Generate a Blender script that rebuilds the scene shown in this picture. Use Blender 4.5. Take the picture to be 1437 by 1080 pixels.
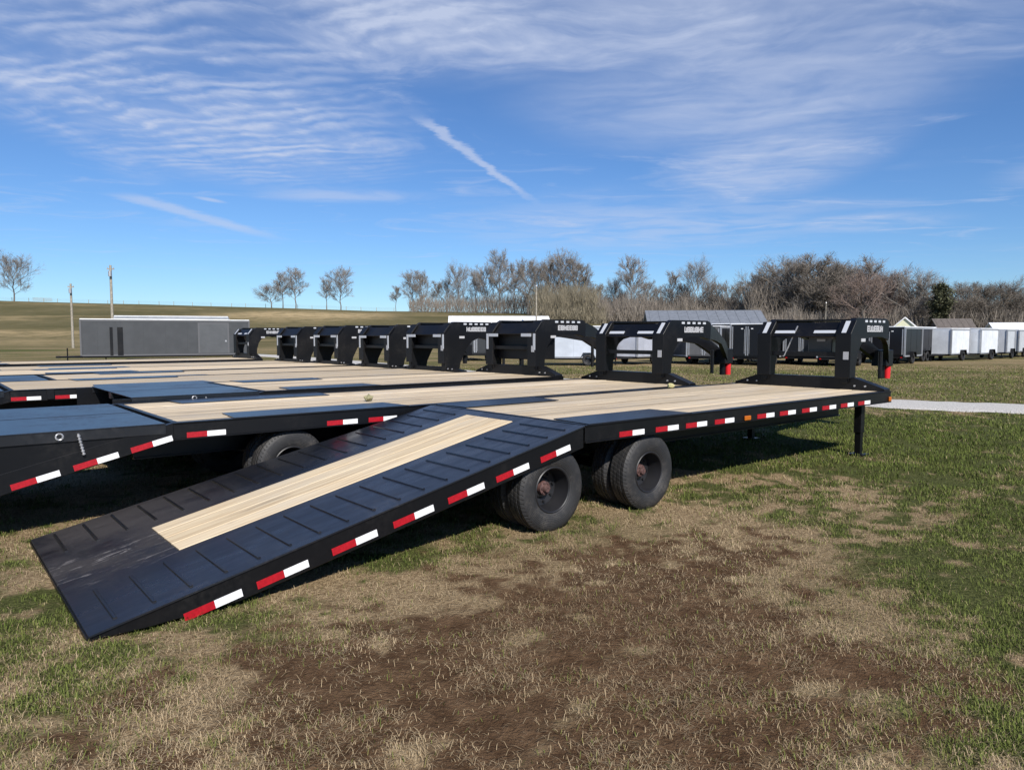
import bpy, bmesh, math, random
import numpy as np
from mathutils import Vector, Matrix, noise as mnoise

random.seed(7)
rng = np.random.default_rng(11)
PI = math.pi
R = math.radians
scene = bpy.context.scene
for o in list(bpy.data.objects):
    bpy.data.objects.remove(o)
C = scene.collection

# ------------------------------------------------------------------ camera
CAM_H, PITCH, FPX = 1.78, 0.0688, 1016.1          # focal length in pixels of a 1437 px wide frame
cam = bpy.data.cameras.new('camera')
cam.sensor_width = 36.0
cam.lens = 36.0 * FPX / 1437.0
cam.clip_start, cam.clip_end = 0.05, 6000
camo = bpy.data.objects.new('camera', cam)
camo.location = (0, 0, CAM_H)
camo.rotation_euler = (PI / 2 - PITCH, 0, 0)
C.objects.link(camo)
scene.camera = camo

# ------------------------------------------------------------------ sky and sun
SUN_AZ, SUN_EL = R(160), R(41)                     # azimuth clockwise from +Y
w = bpy.data.worlds.new('World')
scene.world = w
w.use_nodes = True
nt = w.node_tree
nt.nodes.clear()


class NT:
    """small helper to write node graphs"""
    def __init__(self, tree):
        self.t = tree

    def n(self, typ, **kw):
        nd = self.t.nodes.new(typ)
        ins = kw.pop('i', {})
        for k, v in kw.items():
            setattr(nd, k, v)
        for k, v in ins.items():
            self.set(nd.inputs[k], v)
        return nd

    def set(self, sock, v):
        if hasattr(v, 'outputs'):
            v = v.outputs[0]
        if isinstance(v, bpy.types.NodeSocket):
            self.t.links.new(v, sock)
        else:
            sock.default_value = v

    def m(self, op, a, b=0.0, c=None, clamp=False):
        nd = self.t.nodes.new('ShaderNodeMath')
        nd.operation = op
        nd.use_clamp = clamp
        self.set(nd.inputs[0], a)
        self.set(nd.inputs[1], b)
        if c is not None:
            self.set(nd.inputs[2], c)
        return nd.outputs[0]

    def ss(self, v, lo, hi, a=0.0, b=1.0):
        nd = self.t.nodes.new('ShaderNodeMapRange')
        nd.interpolation_type = 'SMOOTHSTEP'
        self.set(nd.inputs[0], v)
        for k, x in enumerate((lo, hi, a, b)):
            self.set(nd.inputs[k + 1], x)
        return nd.outputs[0]

    def mix(self, f, a, b, blend='MIX'):
        nd = self.t.nodes.new('ShaderNodeMix')
        nd.data_type = 'RGBA'
        nd.blend_type = blend
        self.set(nd.inputs[0], f)
        self.set(nd.inputs[6], a)
        self.set(nd.inputs[7], b)
        return nd.outputs[2]

    def noise(self, vec, scale, detail=4, rough=0.55, dist=0.0):
        nd = self.t.nodes.new('ShaderNodeTexNoise')
        if vec is not None:
            self.set(nd.inputs['Vector'], vec)
        nd.inputs['Scale'].default_value = scale
        nd.inputs['Detail'].default_value = detail
        nd.inputs['Roughness'].default_value = rough
        nd.inputs['Distortion'].default_value = dist
        return nd.outputs[0]


g = NT(nt)
sky = g.n('ShaderNodeTexSky', sky_type='NISHITA', sun_disc=False, sun_elevation=SUN_EL,
          sun_rotation=SUN_AZ, altitude=250, air_density=1.0, dust_density=0.0, ozone_density=3.0)
tc = g.n('ShaderNodeTexCoord')
sep = g.n('ShaderNodeSeparateXYZ', i={0: tc.outputs['Generated']})
zc = g.m('MAXIMUM', sep.outputs[2], 0.02)
cx = g.m('DIVIDE', sep.outputs[0], zc)             # position on a flat cloud layer one unit up
cy = g.m('DIVIDE', sep.outputs[1], zc)
cp = g.n('ShaderNodeCombineXYZ', i={0: cx, 1: cy}).outputs[0]


def blob(x, y, rx, ry, rot=0.0):
    mp = g.n('ShaderNodeMapping', vector_type='TEXTURE', i={0: cp})
    mp.inputs['Location'].default_value = (x, y, 0)
    mp.inputs['Rotation'].default_value = (0, 0, rot)
    mp.inputs['Scale'].default_value = (rx, ry, 1)
    d = g.n('ShaderNodeVectorMath', operation='LENGTH', i={0: mp.outputs[0]}).outputs['Value']
    return g.ss(d, 1.25, 0.25)


warp = g.noise(cp, 0.8, 3)
warp2 = g.noise(cp, 2.6, 3)
wo = g.n('ShaderNodeCombineXYZ', i={0: g.m('MULTIPLY', warp, 0.45), 1: g.m('ADD', g.m('MULTIPLY', warp, 0.5), g.m('MULTIPLY', warp2, 0.16))})
wv = g.n('ShaderNodeVectorMath', operation='ADD', i={0: cp, 1: wo})
wp = wv.outputs[0]
big = g.noise(cp, 0.55, 3, 0.5)
fine = g.noise(wp, 2.6, 6, 0.6)
puff = g.noise(wp, 9.0, 5, 0.6)
wisp_map = g.n('ShaderNodeMapping', i={0: wp})
wisp_map.inputs['Rotation'].default_value = (0, 0, R(-24))
wisp_map.inputs['Scale'].default_value = (0.95, 1.35, 1)
wisp = g.noise(wisp_map, 1.7, 7, 0.56, 0.5)
# ripples of altocumulus: soft bands broken up into fleece
rip_map = g.n('ShaderNodeMapping', i={0: wp})
rip_map.inputs['Rotation'].default_value = (0, 0, R(16))
rs = g.n('ShaderNodeSeparateXYZ', i={0: rip_map.outputs[0]})
ph = g.m('ADD', g.m('MULTIPLY', rs.outputs[1], 50.0), g.m('MULTIPLY', fine, 8.0))
band = g.m('ADD', g.m('MULTIPLY', g.m('SINE', ph), 0.5), 0.5)
ripple = g.m('MULTIPLY', g.m('ADD', g.m('MULTIPLY', band, 0.60), g.ss(puff, 0.36, 0.68, 0.0, 0.40)), g.ss(fine, 0.34, 0.60))
left_patch = g.m('MAXIMUM', g.m('MULTIPLY', blob(-1.05, 2.3, 1.3, 0.75, R(10)), 0.75), blob(-1.42, 3.45, 0.95, 1.60, R(2)))
right_patch = g.m('MAXIMUM', g.m('MAXIMUM', blob(0.62, 2.25, 1.45, 0.85, R(4)), blob(0.98, 3.15, 0.95, 1.0, R(-20))),
                  g.m('MAXIMUM', blob(1.50, 4.25, 0.62, 1.35, R(-10)), blob(3.6, 4.3, 0.6, 0.7)))
gen = g.ss(big, 0.57, 0.78)                         # the same thin cloud elsewhere in the sky
veil = g.m('MULTIPLY', g.m('MAXIMUM', right_patch, g.m('MULTIPLY', gen, 0.5)),
           g.m('ADD', g.ss(wisp, 0.28, 0.70, 0.20, 0.56), g.m('MULTIPLY', ripple, 0.14)))
rippled = g.m('MULTIPLY', left_patch, g.m('ADD', g.m('MULTIPLY', ripple, 0.72), g.ss(wisp, 0.32, 0.70, 0.12, 0.34)))
strands = g.m('MULTIPLY', g.ss(g.noise(wisp_map, 0.9, 8, 0.62, 1.2), 0.52, 0.76), 0.42)


def streak(x0, y0, x1, y1, wd, amt, rag):
    """a vapour trail lying on the cloud layer between two points"""
    L = math.hypot(x1 - x0, y1 - y0)
    mp = g.n('ShaderNodeMapping', vector_type='TEXTURE', i={0: cp})
    mp.inputs['Location'].default_value = (x0, y0, 0)
    mp.inputs['Rotation'].default_value = (0, 0, math.atan2(y1 - y0, x1 - x0))
    s = g.n('ShaderNodeSeparateXYZ', i={0: mp.outputs[0]})
    nz = g.m('MULTIPLY', g.m('SUBTRACT', g.noise(mp.outputs[0], 5.0, 5, 0.7), 0.5), rag)
    d = g.m('ABSOLUTE', g.m('ADD', s.outputs[1], nz))
    along = g.m('MULTIPLY', g.ss(s.outputs[0], -0.02, L * 0.12), g.ss(s.outputs[0], L * 1.02, L * 0.55))
    return g.m('MULTIPLY', g.m('MULTIPLY', g.ss(d, wd, wd * 0.15), along), amt)


tr1 = streak(-0.45, 3.33, 0.23, 5.75, 0.055, 0.60, 0.16)
tr2 = g.m('MAXIMUM', streak(-2.80, 5.12, -2.40, 8.0, 0.20, 0.50, 0.22), g.m('MULTIPLY', blob(-2.24, 5.45, 0.07, 0.16, R(-20)), 0.5))
low = g.m('MULTIPLY', g.m('MAXIMUM', blob(1.2, 7.0, 1.9, 2.0), g.m('MAXIMUM', blob(3.1, 6.6, 0.9, 0.7), blob(-1.2, 5.3, 0.7, 0.3))), g.ss(wisp, 0.30, 0.66, 0.06, 0.46))
cl = g.m('ADD', g.m('ADD', veil, g.m('ADD', rippled, low)), g.m('MAXIMUM', strands, g.m('MAXIMUM', tr1, tr2)))
cl = g.m('MULTIPLY', g.m('MINIMUM', cl, 0.86), g.ss(sep.outputs[2], 0.03, 0.16))
# the sky's own blue, a little deeper overhead
hsv = g.n('ShaderNodeMix', data_type='RGBA', blend_type='MULTIPLY', i={0: 1.0, 6: sky.outputs[0], 7: (0.66, 0.92, 1.26, 1)})
cloud_rgb = g.n('ShaderNodeRGB')
cloud_rgb.outputs[0].default_value = (6.2, 7.0, 9.0, 1)
skycol = g.mix(cl, hsv.outputs[2], cloud_rgb.outputs[0])
bg = g.n('ShaderNodeBackground', i={0: skycol, 1: 0.075})
wout = g.n('ShaderNodeOutputWorld', i={0: bg})

sun = bpy.data.lights.new('sun', 'SUN')
sun.energy = 5.0
sun.angle = R(0.53)
sun.color = (1.0, 0.95, 0.88)
suno = bpy.data.objects.new('sun', sun)
sdir = Vector((math.sin(SUN_AZ) * math.cos(SUN_EL), math.cos(SUN_AZ) * math.cos(SUN_EL), math.sin(SUN_EL)))
suno.rotation_euler = sdir.to_track_quat('Z', 'Y').to_euler()
suno.location = (20, -40, 60)
C.objects.link(suno)

vs = scene.view_settings
vs.view_transform = 'Standard'
vs.look = 'None'
vs.exposure = 0.3
vs.gamma = 1.0
vs.use_curve_mapping = False
scene.cycles.max_bounces = 8
scene.cycles.transparent_max_bounces = 8


# ------------------------------------------------------------------ helpers
def at(px, py, Y):
    """point at depth Y seen at pixel (px, py) of the 1437x1080 frame: used to lay the place out"""
    a = (px - 718.5) / FPX
    b = -(py - 540) / FPX
    c, s = math.cos(PITCH), math.sin(PITCH)
    d = Vector((a, c + b * s, -s + b * c))
    return Vector((0, 0, CAM_H)) + d * (Y / d.y)


def tag(o, label=None, cat=None, group=None, kind=None):
    if label: o['label'] = label
    if cat: o['category'] = cat
    if group: o['group'] = group
    if kind: o['kind'] = kind
    return o


def empty(name, loc=(0, 0, 0), rz=0.0):
    o = bpy.data.objects.new(name, None)
    o.location = loc
    o.rotation_euler = (0, 0, rz)
    o.empty_display_size = 0.2
    C.objects.link(o)
    return o


def link(name, me, parent=None, loc=None, rot=None):
    o = bpy.data.objects.new(name, me)
    if loc is not None: o.location = loc
    if rot is not None: o.rotation_euler = rot
    C.objects.link(o)
    if parent is not None: o.parent = parent
    return o


class MB:
    """collects shapes for one mesh"""
    def __init__(self):
        self.v, self.f, self.mi = [], [], []
        self.cur = 0

    def face(self, idx):
        self.f.append(tuple(idx))
        self.mi.append(self.cur)

    def add(self, vs_, fs):
        k = len(self.v)
        self.v += [tuple(p) for p in vs_]
        for f in fs:
            self.face([i + k for i in f])
        return self

    def box(self, x0, x1, y0, y1, z0, z1):
        vs_ = [(x, y, z) for z in (z0, z1) for y in (y0, y1) for x in (x0, x1)]
        return self.add(vs_, [(0, 2, 3, 1), (4, 5, 7, 6), (0, 1, 5, 4), (2, 6, 7, 3), (0, 4, 6, 2), (1, 3, 7, 5)])

    def prism(self, poly, a, b, plane='uz'):
        """poly of (p, q) pairs extruded from a to b along the third axis"""
        def P(p, q, r):
            return {'uz': (p, r, q), 'uv': (p, q, r), 'vz': (r, p, q)}[plane]
        n = len(poly)
        vs_ = [P(p, q, a) for p, q in poly] + [P(p, q, b) for p, q in poly]
        area = sum(poly[i][0] * poly[(i + 1) % n][1] - poly[(i + 1) % n][0] * poly[i][1] for i in range(n))
        fs = [tuple(range(n)), tuple(range(2 * n - 1, n - 1, -1))] + [(i, n + i, n + (i + 1) % n, (i + 1) % n) for i in range(n)]
        flip = (area > 0) ^ (b < a)
        if plane == 'uz': flip = not flip
        if flip: fs = [tuple(reversed(f)) for f in fs]
        return self.add(vs_, fs)

    def tube(self, p, q, r0, r1=None, n=8, cap=True):
        p, q = Vector(p), Vector(q)
        r1 = r0 if r1 is None else r1
        d = (q - p).normalized()
        a = d.orthogonal().normalized()
        b = d.cross(a)
        vs_ = []
        for c, r in ((p, r0), (q, r1)):
            for i in range(n):
                t = 2 * PI * i / n
                vs_.append(c + (a * math.cos(t) + b * math.sin(t)) * r)
        fs = [(i, (i + 1) % n, n + (i + 1) % n, n + i) for i in range(n)]
        if cap: fs += [tuple(range(n - 1, -1, -1)), tuple(range(n, 2 * n))]
        return self.add(vs_, fs)

    def lathe(self, prof, n=32, closed=False):
        """profile of (radius, y) turned about the y axis"""
        vs_ = []
        for r, y in prof:
            for i in range(n):
                t = 2 * PI * i / n
                vs_.append((r * math.cos(t), y, r * math.sin(t)))
        m = len(prof)
        fs = []
        for j in range(m if closed else m - 1):
            k = (j + 1) % m
            for i in range(n):
                i2 = (i + 1) % n
                fs.append((j * n + i, j * n + i2, k * n + i2, k * n + i))
        return self.add(vs_, fs)

    def mesh(self, name, mats, smooth=False, bevel=0.0):
        me = bpy.data.meshes.new(name)
        me.from_pydata(self.v, [], self.f)
        for m in (mats if isinstance(mats, (list, tuple)) else [mats]):
            me.materials.append(m)
        me.polygons.foreach_set('material_index', self.mi)
        bm = bmesh.new()
        bm.from_mesh(me)
        if bevel:
            bmesh.ops.bevel(bm, geom=[e for e in bm.edges if e.is_manifold and e.calc_face_angle(0) > 0.6], offset=bevel, segments=1, affect='EDGES', clamp_overlap=True)
        bmesh.ops.recalc_face_normals(bm, faces=bm.faces)
        bm.to_mesh(me)
        bm.free()
        if smooth:
            me.polygons.foreach_set('use_smooth', [True] * len(me.polygons))
            try:
                me.set_sharp_from_angle(angle=R(38))
            except Exception:
                pass
        me.update()
        return me

    def build(self, name, mats, parent=None, smooth=False, bevel=0.0, loc=None, rot=None):
        return link(name, self.mesh(name, mats, smooth, bevel), parent, loc, rot)


# value noise in numpy -----------------------------------------------------
def vnoise(x, y, seed=0):
    xi, yi = np.floor(x).astype(np.int64), np.floor(y).astype(np.int64)
    xf, yf = x - xi, y - yi
    def h(a, b):
        n = (a * 374761393 + b * 668265263 + seed * 982451653) & 0x7fffffff
        n = ((n ^ (n >> 13)) * 1274126177) & 0x7fffffff
        return ((n ^ (n >> 16)) & 0xffff) / 65535.0
    u, v = xf * xf * (3 - 2 * xf), yf * yf * (3 - 2 * yf)
    return (h(xi, yi) * (1 - u) + h(xi + 1, yi) * u) * (1 - v) + (h(xi, yi + 1) * (1 - u) + h(xi + 1, yi + 1) * u) * v


def fbm(x, y, octs=4, seed=0, gain=0.55):
    s, a, t = 0, 1.0, 0
    for k in range(octs):
        s = s + a * vnoise(x * 2 ** k + 17.3 * k, y * 2 ** k - 9.1 * k, seed + k)
        t += a
        a *= gain
    return s / t


def sstep(x, a, b):
    t = np.clip((x - a) / (b - a), 0, 1)
    return t * t * (3 - 2 * t)


# ------------------------------------------------------------------ materials
def new_mat(name):
    m = bpy.data.materials.new(name)
    m.use_nodes = True
    t = m.node_tree
    p = t.nodes['Principled BSDF']
    return m, NT(t), p


def simple(name, col, rough=0.5, metal=0.0, spec=0.5, var=0.0, vscale=3.0, bump=0.0, bscale=60.0):
    m, q, p = new_mat(name)
    c4 = (*col, 1)
    p.inputs['Base Color'].default_value = c4
    p.inputs['Roughness'].default_value = rough
    p.inputs['Metallic'].default_value = metal
    p.inputs['Specular IOR Level'].default_value = spec
    tcn = q.n('ShaderNodeTexCoord').outputs['Object']
    if var:
        nz = q.noise(tcn, vscale, 5, 0.6)
        lo = tuple(max(0, x * (1 - var)) for x in col) + (1,)
        hi = tuple(min(1, x * (1 + var)) for x in col) + (1,)
        q.set(p.inputs['Base Color'], q.mix(q.ss(nz, 0.3, 0.7), lo, hi))
    if bump:
        b = q.n('ShaderNodeBump', i={'Strength': bump, 'Distance': 0.01, 'Height': q.noise(tcn, bscale, 4)})
        q.set(p.inputs['Normal'], b)
    return m


def black_paint(name, dust=0.25, rough=0.34, spec=0.3, base=(0.0045, 0.0048, 0.006), dust_col=(0.05, 0.044, 0.038)):
    m, q, p = new_mat(name)
    geo = q.n('ShaderNodeNewGeometry').outputs['Position']
    n1 = q.noise(geo, 1.6, 5, 0.6)
    n2 = q.noise(geo, 22.0, 5, 0.7)
    f = q.m('MULTIPLY', q.m('MULTIPLY', q.ss(n1, 0.42, 0.75), q.ss(n2, 0.3, 0.75)), dust)
    q.set(p.inputs['Base Color'], q.mix(f, (*base, 1), (*dust_col, 1)))
    q.set(p.inputs['Roughness'], q.m('ADD', rough, q.m('ADD', q.m('MULTIPLY', f, 0.5), q.m('MULTIPLY', n2, 0.06))))
    p.inputs['Specular IOR Level'].default_value = spec
    b = q.n('ShaderNodeBump', i={'Strength': 0.12, 'Distance': 0.004, 'Height': q.noise(geo, 9.0, 3)})
    q.set(p.inputs['Normal'], b)
    return m


M = {}
M['black'] = black_paint('black_paint', 0.25)
M['black_far'] = black_paint('black_paint_worn', 0.3, 0.42)
M['plate'] = black_paint('black_deck_plate', 0.45, 0.27, 0.8, (0.006, 0.007, 0.010))


def ramp_material():
    """black ramp plate: mud smears and pale scrape marks towards the foot"""
    m, q, p = new_mat('black_ramp_plate')
    oc = q.n('ShaderNodeTexCoord').outputs['Object']
    s = q.n('ShaderNodeSeparateXYZ', i={0: oc})
    st = q.n('ShaderNodeMapping', i={0: oc})
    st.inputs['Scale'].default_value = (1.0, 5.0, 1.0)
    st.inputs['Rotation'].default_value = (0, 0, R(8))
    n1 = q.noise(oc, 1.3, 5, 0.6, 0.3)
    n2 = q.noise(oc, 26, 5, 0.7)
    foot = q.ss(s.outputs[0], -2.0, -3.6)
    far = q.ss(s.outputs[1], 0.55, 1.25)
    mud = q.m('MULTIPLY', q.m('MULTIPLY', foot, far), q.ss(n1, 0.30, 0.58))
    scr_n = q.noise(st, 3.2, 7, 0.75, 0.8)
    band = q.m('MULTIPLY', q.ss(s.outputs[1], 0.75, 1.0), q.ss(s.outputs[1], 1.75, 1.45))
    scr = q.m('MAXIMUM', q.m('MULTIPLY', q.m('MULTIPLY', q.ss(scr_n, 0.56, 0.62), q.ss(s.outputs[0], -3.2, -3.45)), band), q.m('MULTIPLY', q.ss(scr_n, 0.66, 0.70), 0.35))
    dust = q.m('MULTIPLY', q.ss(n1, 0.4, 0.75), q.ss(n2, 0.35, 0.75))
    c = q.mix(q.m('MULTIPLY', dust, 0.35), (0.007, 0.009, 0.014, 1), (0.085, 0.075, 0.065, 1))
    c = q.mix(q.m('MULTIPLY', mud, 0.8), c, (0.018, 0.013, 0.011, 1))
    c = q.mix(q.m('MULTIPLY', scr, 0.55), c, (0.26, 0.24, 0.23, 1))
    q.set(p.inputs['Base Color'], c)
    p.inputs['Specular IOR Level'].default_value = 0.85
    q.set(p.inputs['Roughness'], q.m('ADD', q.ss(q.noise(st, 1.5, 6, 0.7, 0.5), 0.3, 0.75, 0.20, 0.40), q.m('ADD', q.m('MULTIPLY', mud, 0.42), q.m('MULTIPLY', n2, 0.10))))
    q.set(p.inputs['Normal'], q.n('ShaderNodeBump', i={'Strength': 0.16, 'Distance': 0.006, 'Height': q.noise(oc, 5.0, 4)}))
    return m


M['ramp'] = ramp_material()


def wood_material(name, tint=(1, 1, 1)):
    m, q, p = new_mat(name)
    oc = q.n('ShaderNodeTexCoord').outputs['Object']
    rnd = q.n('ShaderNodeObjectInfo').outputs['Random']
    off = q.n('ShaderNodeCombineXYZ', i={0: q.m('MULTIPLY', rnd, 37.0), 1: q.m('MULTIPLY', rnd, 11.0), 2: q.m('MULTIPLY', rnd, 5.0)})
    v = q.n('ShaderNodeVectorMath', operation='ADD', i={0: oc, 1: off})
    mp = q.n('ShaderNodeMapping', i={0: v.outputs[0]})
    mp.inputs['Scale'].default_value = (0.35, 9.0, 4.0)
    gr = q.noise(mp, 3.0, 7, 0.65, 0.9)
    mp2 = q.n('ShaderNodeMapping', i={0: v.outputs[0]})
    mp2.inputs['Scale'].default_value = (1.2, 5.0, 3.0)
    kn = q.noise(mp2, 1.9, 3, 0.5, 1.5)
    blot = q.noise(v.outputs[0], 0.9, 4, 0.6)
    A = tuple(a * b for a, b in zip((0.60, 0.495, 0.345), tint)) + (1,)
    B = tuple(a * b for a, b in zip((0.45, 0.345, 0.225), tint)) + (1,)
    K = tuple(a * b for a, b in zip((0.23, 0.15, 0.09), tint)) + (1,)
    G = tuple(a * b for a, b in zip((0.44, 0.40, 0.345), tint)) + (1,)
    c = q.mix(q.ss(gr, 0.38, 0.66), A, B)
    c = q.mix(q.m('MULTIPLY', q.ss(kn, 0.68, 0.76), 0.7), c, K)
    c = q.mix(q.m('MULTIPLY', q.ss(blot, 0.45, 0.75), 0.55), c, G)
    mp3 = q.n('ShaderNodeMapping', i={0: v.outputs[0]})
    mp3.inputs['Scale'].default_value = (0.5, 2.5, 1.0)
    c = q.mix(q.m('MULTIPLY', q.ss(q.noise(mp3, 1.1, 5, 0.6), 0.58, 0.70), 0.45), c, (0.20, 0.17, 0.14, 1))
    h = q.n('ShaderNodeHueSaturation', i={'Value': q.m('ADD', 0.74, q.m('MULTIPLY', rnd, 0.40)), 'Color': c})
    q.set(p.inputs['Base Color'], h)
    p.inputs['Roughness'].default_value = 0.72
    p.inputs['Specular IOR Level'].default_value = 0.3
    q.set(p.inputs['Normal'], q.n('ShaderNodeBump', i={'Strength': 0.25, 'Distance': 0.003, 'Height': gr}))
    return m


M['wood'] = wood_material('pine_planks')
M['wood_new'] = wood_material('fresh_pine_boards', (1.06, 1.05, 1.0))
M['tape_red'] = simple('red_reflective_tape', (0.36, 0.006, 0.014), 0.4, var=0.15, vscale=40)
M['tape_white'] = simple('white_reflective_tape', (0.80, 0.80, 0.80), 0.35, var=0.06, vscale=40)
M['tape_grey'] = simple('silver_conspicuity_tape', (0.50, 0.52, 0.55), 0.4)
M['amber'] = simple('amber_lens', (0.42, 0.11, 0.008), 0.3)
M['red_lens'] = simple('red_lens', (0.35, 0.01, 0.01), 0.2)
M['red_rubber'] = simple('red_coupler_cap', (0.62, 0.015, 0.02), 0.45)
M['decal'] = simple('white_decal', (0.42, 0.42, 0.43), 0.5)
M['steel'] = simple('galvanised_steel', (0.45, 0.45, 0.46), 0.45, 0.6, var=0.2, vscale=20)
M['hub'] = simple('primer_red_hub', (0.085, 0.045, 0.040), 0.6, var=0.5, vscale=40)
M['rim'] = simple('black_rim', (0.013, 0.013, 0.015), 0.45, var=0.2)


def tyre_material():
    m, q, p = new_mat('tyre_rubber')
    oc = q.n('ShaderNodeTexCoord').outputs['Object']
    n1 = q.noise(oc, 5, 5, 0.65)
    n2 = q.noise(oc, 45, 4, 0.6)
    f = q.m('MULTIPLY', q.ss(n1, 0.40, 0.72), q.ss(n2, 0.25, 0.7))
    q.set(p.inputs['Base Color'], q.mix(q.m('MULTIPLY', f, 0.75), (0.017, 0.017, 0.018, 1), (0.082, 0.074, 0.066, 1)))
    p.inputs['Roughness'].default_value = 0.62
    s = q.n('ShaderNodeSeparateXYZ', i={0: oc})
    ang = q.m('ARCTAN2', s.outputs[2], s.outputs[0])
    rad = q.m('SQRT', q.m('ADD', q.m('MULTIPLY', s.outputs[0], s.outputs[0]), q.m('MULTIPLY', s.outputs[2], s.outputs[2])))
    sipe = q.m('MULTIPLY', q.ss(q.m('SINE', q.m('ADD', q.m('MULTIPLY', ang, 58.0), q.m('MULTIPLY', s.outputs[1], 60.0))), 0.35, 0.75), q.ss(rad, 0.355, 0.368))
    ring = q.m('MULTIPLY', q.ss(q.m('SINE', q.m('MULTIPLY', rad, 420.0)), 0.2, 0.9), q.ss(rad, 0.35, 0.34))
    ht = q.m('SUBTRACT', q.m('ADD', q.m('MULTIPLY', n2, 0.35), q.m('MULTIPLY', ring, 0.4)), q.m('MULTIPLY', sipe, 1.6))
    q.set(p.inputs['Normal'], q.n('ShaderNodeBump', i={'Strength': 0.8, 'Distance': 0.006, 'Height': ht}))
    return m


M['tyre'] = tyre_material()

# ------------------------------------------------------------------ terrain
ROAD = [(60, 6.5), (40, 9.6), (26, 13.0), (18, 15.4), (12.6, 17.35), (9.9, 18.7), (6.3, 22.0), (2.2, 27.2), (-2.2, 34.0), (-7.2, 42.0), (-13, 51.0), (-24, 66), (-48, 92)]


def road_centre():
    """smooth points along the gravel lane"""
    P = [Vector((x, y)) for x, y in ROAD]
    P = [P[0] * 2 - P[1]] + P + [P[-1] * 2 - P[-2]]
    out = []
    for i in range(1, len(P) - 2):
        for k in range(10):
            t = k / 10
            a, b, c, d = P[i - 1], P[i], P[i + 1], P[i + 2]
            out.append(0.5 * ((2 * b) + (c - a) * t + (2 * a - 5 * b + 4 * c - d) * t * t + (3 * b - a - 3 * c + d) * t ** 3))
    out.append(P[-2])
    return out


RC = road_centre()


def hgt(x, y):
    """ground height: flat yard, hill behind rising to a crest about 300 m off"""
    x = np.asarray(x, float)
    y = np.asarray(y, float)
    A = np.clip(10.3 - 0.0245 * x, 3.5, 18)
    t = sstep(y, 105, 300)
    bumps = (fbm(x * 0.012, y * 0.012, 3, 5) - 0.5) * 3.0 * sstep(y, 90, 170)
    return A * t + bumps * (1 - 0.6 * t) + sstep(y, 340, 700) * -3.0


def near_relief(x, y):
    near = 1 - sstep(np.hypot(x, y - 3), 10, 22)
    return near * ((fbm(x * 0.9, y * 0.9, 3, 21) - 0.5) * 0.05 + (fbm(x * 7, y * 7, 3, 22) - 0.5) * 0.022)


SOIL = [(-2.3, 2.3), (-1.85, 2.9), (-1.67, 3.59), (-1.27, 4.2), (-0.42, 5.3), (0.82, 6.1), (2.3, 6.6), (2.57, 5.56), (2.28, 4.35), (2.27, 3.66), (1.76, 3.31), (1.45, 2.3)]


def poly_sd(x, y, P):
    """signed distance to polygon, negative inside"""
    d = np.full(x.shape, 1e9)
    inside = np.zeros(x.shape, bool)
    n = len(P)
    for i in range(n):
        ax, ay = P[i]
        bx, by = P[(i + 1) % n]
        ex, ey = bx - ax, by - ay
        t = np.clip(((x - ax) * ex + (y - ay) * ey) / (ex * ex + ey * ey), 0, 1)
        d = np.minimum(d, np.hypot(x - ax - t * ex, y - ay - t * ey))
        cr = ((ay > y) != (by > y)) & (x < (bx - ax) * (y - ay) / ((by - ay) or 1e-9) + ax)
        inside ^= cr
    return np.where(inside, -d, d)


GREEN = [(7.8, 12.3, 5.5, 4.0, 1.1), (5.4, 7.8, 2.3, 3.2, .85), (3.5, 4.8, 1.2, 1.5, .85), (2.4, 3.3, .7, .6, .75), (5.0, 9.8, 2.6, 1.6, .85),
         (2.6, 8.3, 1.2, .7, .6), (-3.1, 4.6, 1.3, .9, .62), (-2.6, 3.5, .7, .6, .36), (-1.35, 4.05, .35, .25, .5), (.7, 3.4, .3, .25, .42),
         (-.9, 5.6, .5, .35, .40), (1.3, 3.0, .35, .2, .45), (12, 12, 6, 5, 1.0), (3.5, 11.5, 3, 2, .75), (1.6, 8.6, .5, .4, .5)]


_wr = random.Random(4)
WEEDS = [(_wr.uniform(-2.0, 2.6), _wr.uniform(2.8, 6.5), _wr.uniform(.04, .10)) for _ in range(46)]


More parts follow.
